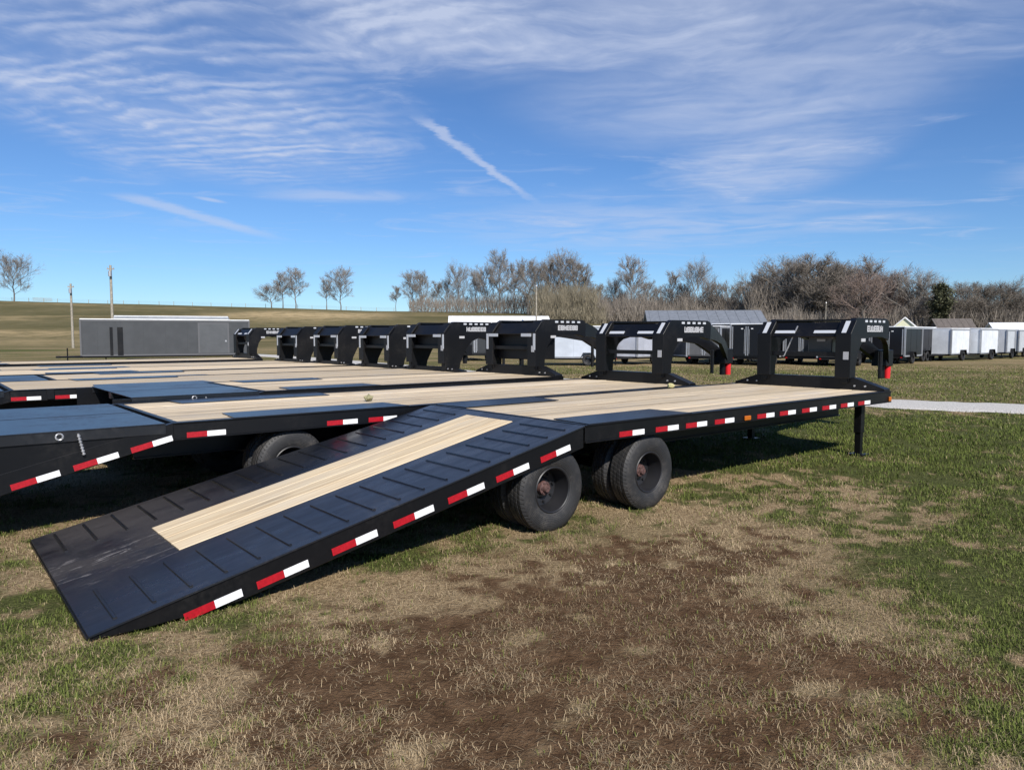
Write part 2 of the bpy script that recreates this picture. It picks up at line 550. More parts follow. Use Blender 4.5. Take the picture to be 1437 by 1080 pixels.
def masks(x, y):
    """bare soil and green shares of the ground cover at a point"""
    n1 = fbm(x * 0.8, y * 0.8, 4, 31)
    n2 = fbm(x * 3.1, y * 3.1, 4, 32)
    n3 = fbm(x * 0.07, y * 0.22, 4, 33)
    n4 = fbm(x * 6.5, y * 6.5, 3, 34)
    sb = 1 - sstep(poly_sd(x, y, SOIL), -1.1, 0.75)
    soil = sstep(sb * 0.95 + (n1 - 0.5) * 0.9 + (n2 - 0.5) * 1.3 + (n4 - 0.5) * 1.5, 0.0, 0.80)
    soil = np.maximum(soil * sstep(sb, 0.02, 0.2), sstep(n2 * 0.5 + n1 * 0.3 + n4 * 0.2, 0.56, 0.70) * (1 - sstep(np.hypot(x, y), 8, 14)) * 0.55)
    gr = np.zeros_like(x)
    for cx_, cy_, rx, ry, a in GREEN:
        gr = np.maximum(gr, a * np.exp(-(((x - cx_) / rx) ** 2 + ((y - cy_) / ry) ** 2) * 0.8))
    gr = sstep(gr * 0.95 + (n1 - 0.5) * 1.1 + (n2 - 0.5) * 1.4 + (n4 - 0.5) * 1.5, -0.34, 0.88) * 0.97
    for cx_, cy_, r_ in WEEDS:
        gr = np.maximum(gr, 0.75 * np.exp(-(((x - cx_) ** 2 + (y - cy_) ** 2) / r_ ** 2)))
    far = sstep(y, 14, 24)
    gr = gr * (1 - far) + far * (0.33 + 0.26 * sstep(n3 * .6 + n1 * .4, 0.36, 0.66))
    gr = np.maximum(gr, .95 * np.exp(-(((x + 62) / 16) ** 2 + ((y - 82) / 9) ** 2)))
    hill = sstep(y, 95, 130)
    gr = gr * (1 - hill) + hill * (0.30 + 0.22 * sstep(n3, 0.35, 0.65))
    return np.clip(soil, 0, 1), np.clip(gr * (1 - soil * 0.75), 0, 1)


def axis_lines():
    xs = list(np.arange(-4.5, 8.0, 0.06))
    s = 0.06
    x = 8.0
    while x < 1800:
        xs.append(x)
        s = min(s * 1.07, 90)
        x += s
    s = 0.06
    x = -4.5
    while x > -1800:
        xs.append(x)
        s = min(s * 1.07, 90)
        x -= s
    ys = list(np.arange(1.8, 8.5, 0.05))
    s, y = 0.05, 8.5
    while y < 2400:
        ys.append(y)
        s = min(s * 1.05, 90)
        y += s
    y, s = 1.8, 0.05
    while y > -500:
        ys.append(y)
        s = min(s * 1.25, 60)
        y -= s
    return np.array(sorted(xs)), np.array(sorted(ys))


gx, gy = axis_lines()
GX, GY = np.meshgrid(gx, gy)
fx, fy = GX.ravel(), GY.ravel()
fz = hgt(fx, fy) + near_relief(fx, fy)
nx, ny = len(gx), len(gy)
me = bpy.data.meshes.new('ground')
me.vertices.add(nx * ny)
me.vertices.foreach_set('co', np.c_[fx, fy, fz].ravel())
ii, jj = np.meshgrid(np.arange(nx - 1), np.arange(ny - 1))
a = (jj * nx + ii).ravel()
quads = np.c_[a, a + 1, a + 1 + nx, a + nx]
me.loops.add(quads.size)
me.loops.foreach_set('vertex_index', quads.ravel())
me.polygons.add(len(quads))
me.polygons.foreach_set('loop_start', np.arange(0, quads.size, 4))
me.polygons.foreach_set('loop_total', np.full(len(quads), 4))
me.update()
me.polygons.foreach_set('use_smooth', np.ones(len(quads), bool))
sm, gm = masks(fx, fy)
wob = (fbm(fx * .03, fy * .03, 3, 71) - .5) * 14
straw_m = np.maximum.reduce([np.exp(-(((fx + 64) / 26) ** 4 + ((fy - 226 + wob) / 24) ** 2)), .75 * np.exp(-(((fx + 112) / 30) ** 4 + ((fy - 150 + wob * .3) / 8) ** 2)),
                             .5 * np.exp(-(((fx + 95) / 30) ** 4 + ((fy - 126 + wob * .3) / 13) ** 2))])
for nm, arr in (('soil', sm), ('green', gm), ('swathe', straw_m)):
    at_ = me.attributes.new(nm, 'FLOAT', 'POINT')
    at_.data.foreach_set('value', arr.astype(np.float32))
m, q, p = new_mat('pasture_ground')
geo = q.n('ShaderNodeNewGeometry').outputs['Position']
aS = q.n('ShaderNodeAttribute', attribute_name='soil').outputs['Fac']
aG = q.m('MULTIPLY', q.n('ShaderNodeAttribute', attribute_name='green').outputs['Fac'], 0.9)
n_f = q.noise(geo, 34, 5, 0.7)
n_m = q.noise(geo, 5.5, 5, 0.65)
n_l = q.noise(geo, 0.22, 5, 0.6)
n_b = q.noise(geo, 0.035, 5, 0.6, 0.4)
dry = q.mix(q.ss(n_f, 0.35, 0.68), (0.215, 0.148, 0.082, 1), (0.44, 0.33, 0.195, 1))
dry = q.mix(q.m('MULTIPLY', q.ss(n_l, 0.45, 0.68), 0.6), dry, (0.185, 0.150, 0.075, 1))
green = q.mix(q.ss(n_f, 0.35, 0.66), (0.052, 0.060, 0.018, 1), (0.118, 0.126, 0.044, 1))
dirt = q.mix(q.ss(n_m, 0.35, 0.7), (0.086, 0.049, 0.026, 1), (0.168, 0.103, 0.057, 1))
dirt = q.mix(q.m('MULTIPLY', q.ss(n_f, 0.5, 0.75), 0.6), dirt, (0.25, 0.165, 0.098, 1))
gsel = q.ss(q.m('ADD', aG, q.m('MULTIPLY', q.m('SUBTRACT', q.m('ADD', q.m('ADD', q.m('MULTIPLY', n_m, .4), q.m('MULTIPLY', n_f, .35)), q.m('MULTIPLY', n_l, .25)), 0.5), 1.2)), 0.12, 0.66)
c = q.mix(gsel, dry, green)
ssel = q.ss(q.m('ADD', aS, q.m('MULTIPLY', q.m('SUBTRACT', q.m('ADD', q.m('MULTIPLY', n_m, .5), q.m('MULTIPLY', n_f, .5)), 0.5), 1.3)), 0.18, 0.86)
c = q.mix(ssel, c, dirt)
# far hill: dry pasture with straw coloured swathes
sp = q.n('ShaderNodeSeparateXYZ', i={0: geo})
hillf = q.ss(sp.outputs[1], 85, 140)
stm = q.n('ShaderNodeMapping', i={0: geo})
stm.inputs['Scale'].default_value = (0.010, 0.05, 0.05)
n_s = q.noise(stm, 1.0, 5, 0.6, 0.6)
hill = q.mix(q.ss(n_b, 0.38, 0.62), (0.098, 0.088, 0.040, 1), (0.142, 0.120, 0.060, 1))
hill = q.mix(q.m('MAXIMUM', q.m('MULTIPLY', q.ss(n_s, 0.56, 0.66), 0.35), q.n('ShaderNodeAttribute', attribute_name='swathe').outputs['Fac']), hill, (0.44, 0.33, 0.18, 1))
hill = q.mix(q.m('MULTIPLY', q.ss(q.noise(geo, 0.25, 6, 0.75), 0.42, 0.66), 0.65), hill, (0.080, 0.074, 0.034, 1))
c = q.mix(hillf, c, hill)
q.set(p.inputs['Base Color'], c)
p.inputs['Roughness'].default_value = 0.95
p.inputs['Specular IOR Level'].default_value = 0.05
q.set(p.inputs['Normal'], q.n('ShaderNodeBump', i={'Strength': 0.9, 'Distance': 0.05, 'Height': q.m('ADD', q.m('ADD', n_f, q.m('MULTIPLY', q.noise(geo, 90, 3, 0.6), 0.35)), q.m('MULTIPLY', n_m, 0.8))}))
me.materials.append(m)
ground = link('ground', me)
tag(ground, 'flat pasture yard with dry grass, bare soil and a hill rising behind', kind='structure')


def gz(x, y):
    return float(hgt(np.array([x]), np.array([y]))[0] + near_relief(np.array([x]), np.array([y]))[0])


# gravel lane: a sheet just above the ground with ragged verges
rv, rf = [], []
NS = 9
for i, c0 in enumerate(RC):
    d = (RC[min(i + 1, len(RC) - 1)] - RC[max(i - 1, 0)]).normalized()
    nrm = Vector((-d.y, d.x))
    wd = 1.45 + 0.12 * math.sin(i * 1.7) + random.uniform(-.06, .06)
    for k in range(NS):
        t = k / (NS - 1) * 2 - 1
        pnt = c0 + nrm * wd * t
        zz = gz(pnt.x, pnt.y) + (0.045 - 0.05 * t ** 4) + (0.0 if abs(t) < 1 else -0.03)
        rv.append((pnt.x, pnt.y, zz))
for i in range(len(RC) - 1):
    for k in range(NS - 1):
        rf.append((i * NS + k, i * NS + k + 1, (i + 1) * NS + k + 1, (i + 1) * NS + k))
me = bpy.data.meshes.new('gravel_road')
me.from_pydata(rv, [], rf)
m, q, p = new_mat('pale_gravel')
geo = q.n('ShaderNodeNewGeometry').outputs['Position']
vor = q.n('ShaderNodeTexVoronoi', i={'Vector': geo, 'Scale': 28.0})
n_l = q.noise(geo, 0.8, 4)
c = q.mix(q.ss(vor.outputs['Distance'], 0.1, 0.7), (0.64, 0.62, 0.57, 1), (0.40, 0.38, 0.35, 1))
c = q.mix(q.m('MULTIPLY', q.ss(n_l, 0.4, 0.7), 0.4), c, (0.46, 0.43, 0.39, 1))
q.set(p.inputs['Base Color'], c)
p.inputs['Roughness'].default_value = 0.9
q.set(p.inputs['Normal'], q.n('ShaderNodeBump', i={'Strength': 0.6, 'Distance': 0.03, 'Height': vor.outputs['Distance']}))
me.materials.append(m)
bm = bmesh.new(); bm.from_mesh(me); bmesh.ops.recalc_face_normals(bm, faces=bm.faces)
if sum(f.normal.z for f in bm.faces) < 0: bmesh.ops.reverse_faces(bm, faces=bm.faces)
bm.to_mesh(me); bm.free()
tag(link('gravel_road', me), 'pale gravel lane curving behind the trailers', kind='structure')

# ------------------------------------------------------------------ flatbed trailers
YAW, X0, Y0 = 0.6931, 0.6872, 6.6693
UW = 2.58                                            # deck width
CU, SU = math.cos(YAW), math.sin(YAW)


def tw(u, v):
    return (X0 + u * CU - v * SU, Y0 + u * SU + v * CU)


SHARED = {}


def shared(key, fn):
    if key not in SHARED: SHARED[key] = fn()
    return SHARED[key]


def plank_mesh(length, width, thick, mat):
    def mk():
        b = MB()
        c = 0.005
        poly = [(-width / 2, -thick), (width / 2, -thick), (width / 2, -c), (width / 2 - c, 0), (-width / 2 + c, 0), (-width / 2, -c)]
        b.prism(poly, 0, length, 'vz')
        return b.mesh('plank', mat)
    return shared(('plank', round(length, 3), round(width, 3), mat.name), mk)


TR = 0.39


def wheel_meshes():
    def mk_t():
        b = MB()
        hw = 0.112
        prof = [(0.205, -hw * .80), (0.235, -hw * .98), (0.29, -hw * 1.06), (0.345, -hw * 1.0), (0.372, -hw * .86)]
        for yc in (-.066, -.022, .022, .066):
            prof += [(TR - .004 * (abs(yc) > .05), yc - .017), (TR - .004 * (abs(yc) > .05), yc + .016)]
            if yc < .06: prof += [(TR - .014, yc + .0185), (TR - .014, yc + .0255)]
        prof += [(0.372, hw * .86), (0.345, hw * 1.0), (0.338, hw * 1.015), (0.29, hw * 1.06), (0.235, hw * .98), (0.205, hw * .80)]
        b.lathe(prof, 48, closed=True)
        return b.mesh('tyre', M['tyre'], smooth=True)
    def mk_r():
        b = MB()       # outer face looks towards -y
        b.lathe([(0.213, -.098), (0.205, -.104), (0.196, -.098), (0.188, -.05), (0.176, .0), (0.168, .055), (0.105, .068), (0.085, .05), (0.06, .05), (0.0, .05)], 40)
        b.lathe([(0.213, .098), (0.19, .09), (0.18, .06), (0.165, .05)], 40)
        for k in range(8):
            t = 2 * PI * k / 8
            b.tube((.135 * math.cos(t), .064, .135 * math.sin(t)), (.135 * math.cos(t), .040, .135 * math.sin(t)), .013, n=6)
        return b.mesh('rim', M['rim'], smooth=True)
    def mk_h():
        b = MB()
        b.lathe([(0.0, -.030), (0.030, -.028), (0.036, -.018), (0.040, .0), (0.062, .006), (0.066, .035), (0.066, .05)], 20)
        for k in range(6):
            t = 2 * PI * k / 6
            b.tube((.050 * math.cos(t), -.006, .050 * math.sin(t)), (.050 * math.cos(t), .008, .050 * math.sin(t)), .007, n=5)
        return b.mesh('hub', M['hub'], smooth=True)
    return shared('tyre', mk_t), shared('rim', mk_r), shared('hub', mk_h)


def add_wheel(root, u, v, outer_face=-1):
    """one dual pair member: wheel > tyre, rim, hub"""
    t, r, h = wheel_meshes()
    wz = TR - 0.012
    o = link('wheel', t, root, (u, v, wz), (0, random.uniform(0, 6), 0 if outer_face < 0 else PI))
    link('rim', r, o)
    return o, h


def tape_mesh(L1=0.19, L2=0.18, hh=0.052):
    def mk():
        b = MB()
        b.cur = 0
        b.box(-L1, 0, -.004, 0.002, -hh / 2, hh / 2)
        b.cur = 1
        b.box(0.001, L2, -.004, 0.002, -hh / 2, hh / 2)
        return b.mesh('reflective_tape', [M['tape_red'], M['tape_white']])
    return shared(('tape', L1, L2), mk)


def tape(root, u, v, z, slope=0.0):
    return link('reflective_tape', tape_mesh(), root, (u, v, z), (0, -slope, 0))


def rail(root, u0, u1, v0, v1, zt, h, mat, name='side_rail'):
    """channel section rail: outer web with lips"""
    b = MB()
    out = -1 if v0 < UW / 2 else 1
    vo = v0 if out < 0 else v1
    t = 0.012
    b.box(u0, u1, v0, v1, zt - t, zt)
    b.box(u0, u1, v0, v1, zt - h, zt - h + t)
    if out < 0: b.box(u0, u1, vo + .012, vo + .022, zt - h + t, zt - t)
    else: b.box(u0, u1, vo - .022, vo - .012, zt - h + t, zt - t)
    return b.build(name, mat, root, bevel=0.003)


def decal_mesh(wd, hh, seed):
    """illegible white lettering: groups of block strokes"""
    rr = random.Random(seed)
    b = MB()
    n = 7
    cw = wd / n
    for k in range(n):
        x = k * cw
        gap = cw * .10
        st = cw * .30
        x1 = x + cw - gap
        b.box(x, x + st, -.002, .001, 0, hh)
        kind = rr.choice('oebnh')
        if kind in 'oeb': b.box(x + st, x1, -.002, .001, hh * .74, hh)
        if kind in 'oebn': b.box(x + st, x1, -.002, .001, hh * .36, hh * .60)
        if kind in 'oebh': b.box(x + st, x1, -.002, .001, 0, hh * .24)
        if kind in 'onbh': b.box(x1 - st, x1, -.0025, .0005, 0, hh * .9)
    return b.mesh('decal', M['decal'])


def gooseneck(root, F, D, style, mat, detail=True):
    """headboard, bent uprights with arched side plates, nose converging on the coupler"""
    zb = D
    # base beam with sloping wings across the front of the deck
    b = MB()
    hb = .09 if style.get('slim') else .18
    poly = [(0.02, zb - .03), (UW - .02, zb - .03), (UW - .02, zb + .03), (2.10, zb + hb), (0.48, zb + hb), (0.02, zb + .03)]
    b.prism(poly, F - .20, F - .02, 'vz')
    b.build('headboard', mat, root, bevel=0.006)
    t = 0.10
    slim_prof = [(F - .26, zb + .02), (F + .16, zb + .02), (F + .20, zb + .20), (F + .34, zb + .46), (F + .52, zb + .66), (F + .72, zb + .74),
            (F + .95, zb + .70), (F + 1.14, zb + .60), (F + 1.16, zb + 1.03), (F + 1.12, zb + 1.075), (F + 1.05, zb + 1.10), (F + .02, zb + 1.10), (F - .10, zb + 1.03), (F - .26, zb + .84)]
    prof = [(F - .26, zb + .10), (F + .0, zb + .10), (F + .015, zb + .34), (F + .08, zb + .56), (F + .17, zb + .68), (F + .30, zb + .76), (F + .50, zb + .80),
            (F + .90, zb + .80), (F + 1.14, zb + .75), (F + 1.16, zb + 1.03), (F + 1.12, zb + 1.075), (F + 1.05, zb + 1.10), (F + .02, zb + 1.10), (F - .10, zb + 1.03), (F - .26, zb + .84)]
    for v0, v1 in ((.56, .56 + t), (UW - .56 - t, UW - .56)):
        b = MB()
        b.prism(slim_prof if style.get('slim') else prof, v0, v1, 'uz')
        b.build('neck_side_plate', mat, root, bevel=0.004)
    # post boxes on the rear faces of the uprights
    for v0, v1 in ((.50, .74), (UW - .74, UW - .50)):
        b = MB()
        b.prism([(F - .30, zb + .175), (F - .262, zb + .175), (F - .262, zb + .845), (F - .105, zb + 1.035), (F - .13, zb + 1.06), (F - .30, zb + .855)], v0, v1, 'uz')
        b.build('upright', mat, root, bevel=0.004)
    # nose arms
    for s in (-1, 1):
        b = MB()
        va, vb = (UW / 2 + s * (UW / 2 - .61)), UW / 2 + s * .13
        A = [(F + 1.12, va, zb + .76), (F + 1.12, va, zb + 1.07), (F + 1.62, va * .67 + vb * .33, zb + .98), (F + 2.40, va * .15 + vb * .85, zb + .72), (F + 2.62, vb, zb + .55), (F + 2.62, vb, zb + .28), (F + 2.42, va * .14 + vb * .86, zb + .46), (F + 2.10, va * .35 + vb * .65, zb + .66), (F + 1.6, va * .68 + vb * .32, zb + .74)]
        n = len(A)
        vs_ = A + [(u, v - s * .09, z) for u, v, z in A]
        b.add(vs_, [tuple(range(n)), tuple(range(2 * n - 1, n - 1, -1))] + [(i, n + i, n + (i + 1) % n, (i + 1) % n) for i in range(n)])
        b.build('nose_arm', mat, root, bevel=0.004)
    b = MB()
    b.box(F + 2.50, F + 2.78, UW / 2 - .14, UW / 2 + .14, zb + .26, zb + .56)
    b.build('nose_box', mat, root, bevel=0.01)
    b = MB()
    b.tube((F + 2.62, UW / 2, zb + .27), (F + 2.62, UW / 2, zb + .03), .06, n=14)
    b.build('coupler_tube', mat, root, smooth=True)
    MB().tube((F + 1.75, UW / 2 - .35, zb + .55), (F + 1.75, UW / 2 - .35, zb + .10), .035, n=10).build('safety_chain_tube', mat, root)
    if style.get('red', True):
        b = MB()
        b.tube((F + 2.72, UW / 2 - .06, zb + .27), (F + 2.72, UW / 2 - .06, zb + .03), .062, .055, n=16)
        b.build('coupler_cap', M['red_rubber'], root, smooth=True)
    # crossing members
    b = MB()
    b.prism([(F - .27, zb + .815), (F - .09, zb + 1.035), (F - .075, zb + 1.02), (F - .255, zb + .80)], .74, UW - .74, 'uz')
    b.build('sloping_cross_plate', mat, root)
    b = MB()
    b.box(F + .02, F + 1.1, .665, UW - .665, zb + 1.06, zb + 1.085)
    b.build('top_plate', mat, root)
    b = MB()
    b.box(F - .24, F - .16, .74, UW - .74, zb + .50, zb + .57)
    b.build('cross_bar', mat, root, bevel=.004)
    if style.get('toolbox'):
        b = MB()
        b.box(F - .12, F + .42, .70, UW - .70, zb + (.52 if style.get('slim') else .30), zb + .99)
        bx = b.build('toolbox', mat, root, bevel=.01)
        MB().box(F - .13, F - .121, .95, UW - .95, zb + .86, zb + .90).build('lid_edge', M['black'], bx)
    if style.get('winch'):
        b = MB()
        b.box(F + .02, F + .4, .95, 1.35, zb + .55, zb + .86)
        b.build('battery_box', M['plate'], root, bevel=.01)
        MB().box(F + .012, F + .018, 1.06, 1.20, zb + .73, zb + .77).build('box_sticker', M['decal'], root)
        b = MB()
        b.tube((F - .20, 1.42, zb + .98), (F - .24, 1.62, zb + .50), .012, n=6)
        b.build('hose', M['steel'], root)
    if detail:
        # silver tape: horizontal strips on the cross plate and strips up the bends
        sl = math.atan2(.22, .18)
        nvec = Vector((-math.sin(sl), 0, math.cos(sl)))
        def strip(p0, p1, half, name='silver_tape'):
            p0, p1 = Vector(p0), Vector(p1)
            d = (p1 - p0).normalized()
            s_ = d.cross(nvec).normalized() * half
            nn = nvec * .004
            b_ = MB()
            b_.add([p0 - s_ - nn, p1 - s_ - nn, p1 + s_ - nn, p0 + s_ - nn, p0 - s_ + nn, p1 - s_ + nn, p1 + s_ + nn, p0 + s_ + nn],
                   [(0, 3, 2, 1), (4, 5, 6, 7), (0, 1, 5, 4), (1, 2, 6, 5), (2, 3, 7, 6), (3, 0, 4, 7)])
            return b_.build(name, M['tape_grey'], root)
        zz0, zz1 = zb + .86, zb + 1.04
        if style.get('vertical_tape'):
            for va, vb in ((.50, .56), (UW - .60, UW - .54)):
                MB().box(F - .308, F - .301, va, vb, zb + .50, zb + .82).build('silver_tape', M['tape_grey'], root)
            for va, vb in ((.62, .92), (UW - .92, UW - .62)):
                MB().box(F - .308, F - .301, va, vb, zb + .76, zb + .82).build('silver_tape', M['tape_grey'], root)
        else:
            for vc in (.62, UW - .62):
                strip((F - .29, vc, zb + .868), (F - .145, vc, zb + 1.05), .035)
            for va, vb in ((.78, 1.13), (UW - 1.13, UW - .78)):
                strip((F - .222, va, zb + .885), (F - .222, vb, zb + .885), .028)
        # white lettering and small marker lights on the near side plate
        link('decal', decal_mesh(.56, .10, style.get('seed', 1)), root, (F + .36, .558, zb + .885))
        for k in range(5):
            MB().box(F + .28 + k * .155, F + .36 + k * .155, .552, .5595, zb + 1.035, zb + 1.07).build('marker_sticker', M['tape_grey'], root)
        MB().box(F + .16, F + .30, .552, .5595, zb + .73, zb + .78).build('info_sticker', M['decal'], root)
        MB().box(F - .309, F - .3015, .53, .61, zb + .46, zb + .58).build('info_sticker', M['decal'], root)
        for v in (.30, .46, 2.12, 2.30):
            b = MB()
            b.tube((F - .21, v, zb + .06), (F - .235, v, zb + .06), .014, n=6)
            b.build('bolt', M['steel'], root)


def leg(root, u, v, ztop, mat):
    b = MB()
    b.box(u - .055, u + .055, v - .055, v + .055, .34, ztop)
    o = b.build('leg', mat, root, bevel=.006)
    b = MB()
    b.box(u - .042, u + .042, v - .042, v + .042, .03, .36)
    b.build('inner_tube', mat, o)
    b = MB()
    b.box(u - .11, u + .11, v - .11, v + .11, -.01, .03)
    b.build('foot', mat, o, bevel=.004)
    b = MB()
    b.tube((u + .055, v, .46), (u + .10, v, .46), .012, n=6)
    b.build('pin', M['steel'], o)
    return o


def flatbed(name, label, v0, F, Hh, D, style):
    """F: front of deck, Hh: rear end of the flat deck (hinge), D: deck height"""
    root = empty(name, (*tw(0, v0), 0), YAW)
    tag(root, label, 'trailer', 'black gooseneck flatbed trailers parked side by side')
    near = style['near']
    mat = M['black'] if near < 2 else M['black_far']
    rh = .17
    rail(root, Hh, F, 0.0, .10, D, rh, mat)
    rail(root, Hh, F, UW - .10, UW, D, rh, mat)
    b = MB()
    b.box(F - .10, F + .0, .101, UW - .101, D - rh, D - .002)
    b.build('front_rail', mat, root, bevel=.004)
    # main beams and cross members
    for v in (.72, UW - .80):
        b = MB()
        b.box(Hh - .2, F - .101, v, v + .08, D - .43, D - .415)
        b.box(Hh - .2, F - .101, v, v + .08, D - .095, D - .08)
        b.box(Hh - .2, F - .101, v + .035, v + .045, D - .415, D - .095)
        b.build('main_beam', mat, root)
    nC = int((F - Hh) / .62)
    cm = MB().box(-.03, .03, .101, UW - .101, -.075, -.045).mesh('cross_member', mat)
    for k in range(nC):
        link('cross_member', cm, root, (Hh + .35 + k * (F - Hh - .6) / max(1, nC - 1), 0, D))
    # planks
    Lp = F - Hh - .10 - .06
    inner = UW - .20
    n = 12
    pw = inner / n
    if near <= 2:
        pm = plank_mesh(Lp, pw - .016, .042, M['wood'])
        for k in range(n):
            link('plank', pm, root, (Hh + .06, .10 + pw * (k + .5), D - .004 + random.uniform(-.003, .002)))
    else:
        b = MB()
        for k in range(n):
            yv = .10 + pw * (k + .5)
            b.box(Hh + .06, F - .10, yv - pw / 2 + .008, yv + pw / 2 - .008, D - .045, D - .004 + random.uniform(-.003, .002))
        tag(b.build('deck_boards', M['wood'], root), kind='stuff')
    b = MB()
    b.box(Hh, Hh + .055, .101, UW - .101, D - .12, D + .002)
    b.build('hinge_beam', mat, root)
    # steel plates over the wheels
    p0, p1 = style['plates']
    for va, vb in ((.012, .55), (UW - .55, UW - .012)):
        b = MB()
        inn = vb if va < 1 else va
        outr = va if va < 1 else vb
        poly = [(p0, outr), (p1, outr), (p1 - .05, inn), (p0 + .05, inn)]
        if va > 1: poly.reverse()
        b.prism(poly, D + .001, D + .008, 'uv')
        b.build('wheel_cover_plate', M['plate'], root)
    # axles and dual wheels
    for ua in style['axles']:
        b = MB()
        b.tube((ua, .3, TR - .01), (ua, UW - .3, TR - .01), .06, n=10)
        b.box(ua - .05, ua + .05, .78, .86, TR, D - .42)
        b.box(ua - .05, ua + .05, UW - .86, UW - .78, TR, D - .42)
        b.build('axle', mat, root)
        vl = [(.16, -1), (.42, -1)]
        if near < 3: vl += [(UW - .16, 1), (UW - .42, 1)]
        for v, face in vl:
            o, h = add_wheel(root, ua, v, face)
            if v in (.16, UW - .16):
                link('hub', h, o)
    # tape along the rails
    for u in style['tapes']:
        tape(root, u, .011, D - .128)
    if near == 0:
        MB().box(2.61, 2.73, -.012, .013, D - .155, D - .10).build('marker_light', M['amber'], root, bevel=.008)
        MB().box(F - .09, F - .02, -.010, .013, D - .155, D - .085).build('corner_light', M['amber'], root, bevel=.008)
    # stake pockets on the rails of trailers seen edge-on
    if style.get('pockets'):
        pk = MB().box(-.045, .045, -.02, .012, -.15, -.01).mesh('stake_pocket', mat)
        u = Hh + .5
        while u < F - .3:
            link('stake_pocket', pk, root, (u, 0, D))
            u += .61
    leg(root, F - .55, .22, D - .05, mat)
    leg(root, F - .30, UW - .42, D - .05, mat)
    gooseneck(root, F, D, style, mat, style.get('neck_detail', True))
    return root


STEP = 2.68
# --- the nearest trailer with its long tilting ramp lowered to the grass
RL, ZT = 4.07, 0.045
D1 = 0.945
t1 = flatbed('flatbed_trailer', 'nearest black gooseneck flatbed trailer with its long ramp lowered onto the grass', 0.0, 6.52, 0.0, D1,
             dict(near=0, plates=(0.05, 1.62), axles=(-.36, .985), seed=3, winch=True,
                  tapes=(.66, 1.21, 1.71, 2.23, 3.08, 3.58, 4.11, 4.63, 5.14, 5.65)))
SL = math.atan2(D1 - ZT, RL)


def zr(u):
    return D1 + u * (D1 - ZT) / RL


b = MB()
# flat plate field around the timber strip (four pieces of one plate, butted)
W0, W1, V0, V1 = -3.34, -.15, .88, 1.67
def slab(u0, u1, v0, v1, th=.012, dz=0.0):
    b.add([(u0, v0, zr(u0) + dz - th), (u1, v0, zr(u1) + dz - th), (u1, v1, zr(u1) + dz - th), (u0, v1, zr(u0) + dz - th),
           (u0, v0, zr(u0) + dz), (u1, v0, zr(u1) + dz), (u1, v1, zr(u1) + dz), (u0, v1, zr(u0) + dz)],
          [(0, 3, 2, 1), (4, 5, 6, 7), (0, 1, 5, 4), (1, 2, 6, 5), (2, 3, 7, 6), (3, 0, 4, 7)])
slab(-RL, -.012, 0, V0)
slab(-RL, -.012, V1, UW)
slab(-RL, W0, V0, V1)
slab(W1, -.012, V0, V1)
ramp = b.build('ramp', M['ramp'], t1)
# side beams of the ramp, tapering to the toe
for va, vb in ((.012, .075), (UW - .075, UW - .012)):
    b = MB()
    pts = [(-.02, zr(-.02) - .012), (-RL + .02, zr(-RL + .02) - .012), (-RL + .02, .012), (-3.75, .012)]
    pts += [(-3.2, zr(-3.2) - .195), (-.02, zr(-.02) - .205)]
    b.prism(pts, va, vb, 'uz')
    b.build('ramp_side_beam', M['black'], ramp, bevel=.004)
for vc in (.62, UW - .62):
    b = MB()
    b.prism([(-.02, zr(-.02) - .013), (-RL + .25, zr(-RL + .25) - .013), (-RL + .25, .015), (-3.3, zr(-3.3) - .16), (-.02, zr(-.02) - .20)], vc - .03, vc + .03, 'uz')
    b.build('ramp_beam', M['black'], ramp)
b = MB()
b.box(-RL - .01, -RL + .02, .012, UW - .012, .004, ZT - .013)
b.build('toe_bar', M['black'], ramp)
cl_m = MB().prism([(-.014, 0), (.014, 0), (.008, .011), (-.008, .011)], 0, .63, 'uz').mesh('cleat', M['ramp'])
cl_m.materials.clear(); cl_m.materials.append(M['plate'])
k = 0
u = -.18
while u > -4.0:
    for v in (.10, UW - .73):
        link('cleat', cl_m, ramp, (u, v, zr(u) - .001), (0, -SL, 0))
    u -= .2195
nb = 4
bw = (V1 - V0) / nb
pm = plank_mesh((W1 - W0) / math.cos(SL) - .01, bw - .006, .040, M['wood_new'])
for k in range(nb):
    link('board', pm, ramp, (W0 + .005, V0 + bw * (k + .5), zr(W0 + .005) + .004), (0, -SL, 0))
for k in range(4):
    u = -.9 - k * .75
    b = MB()
    b.box(-.03, .03, .076, UW - .076, -.10, -.055)
    b.build('ramp_cross_member', M['black'], ramp, loc=(u, 0, zr(u)), rot=(0, -SL, 0))
for u in (-3.36, -2.9, -2.36, -1.86, -1.36, -.87, -.37):
    tape(ramp, u, .011, max(zr(u) - .142, .055), SL)
b = MB()
b.tube((-.01, .05, D1 - .03), (-.01, UW - .05, D1 - .03), .022, n=8)
b.build('hinge_pin', M['black'], t1)


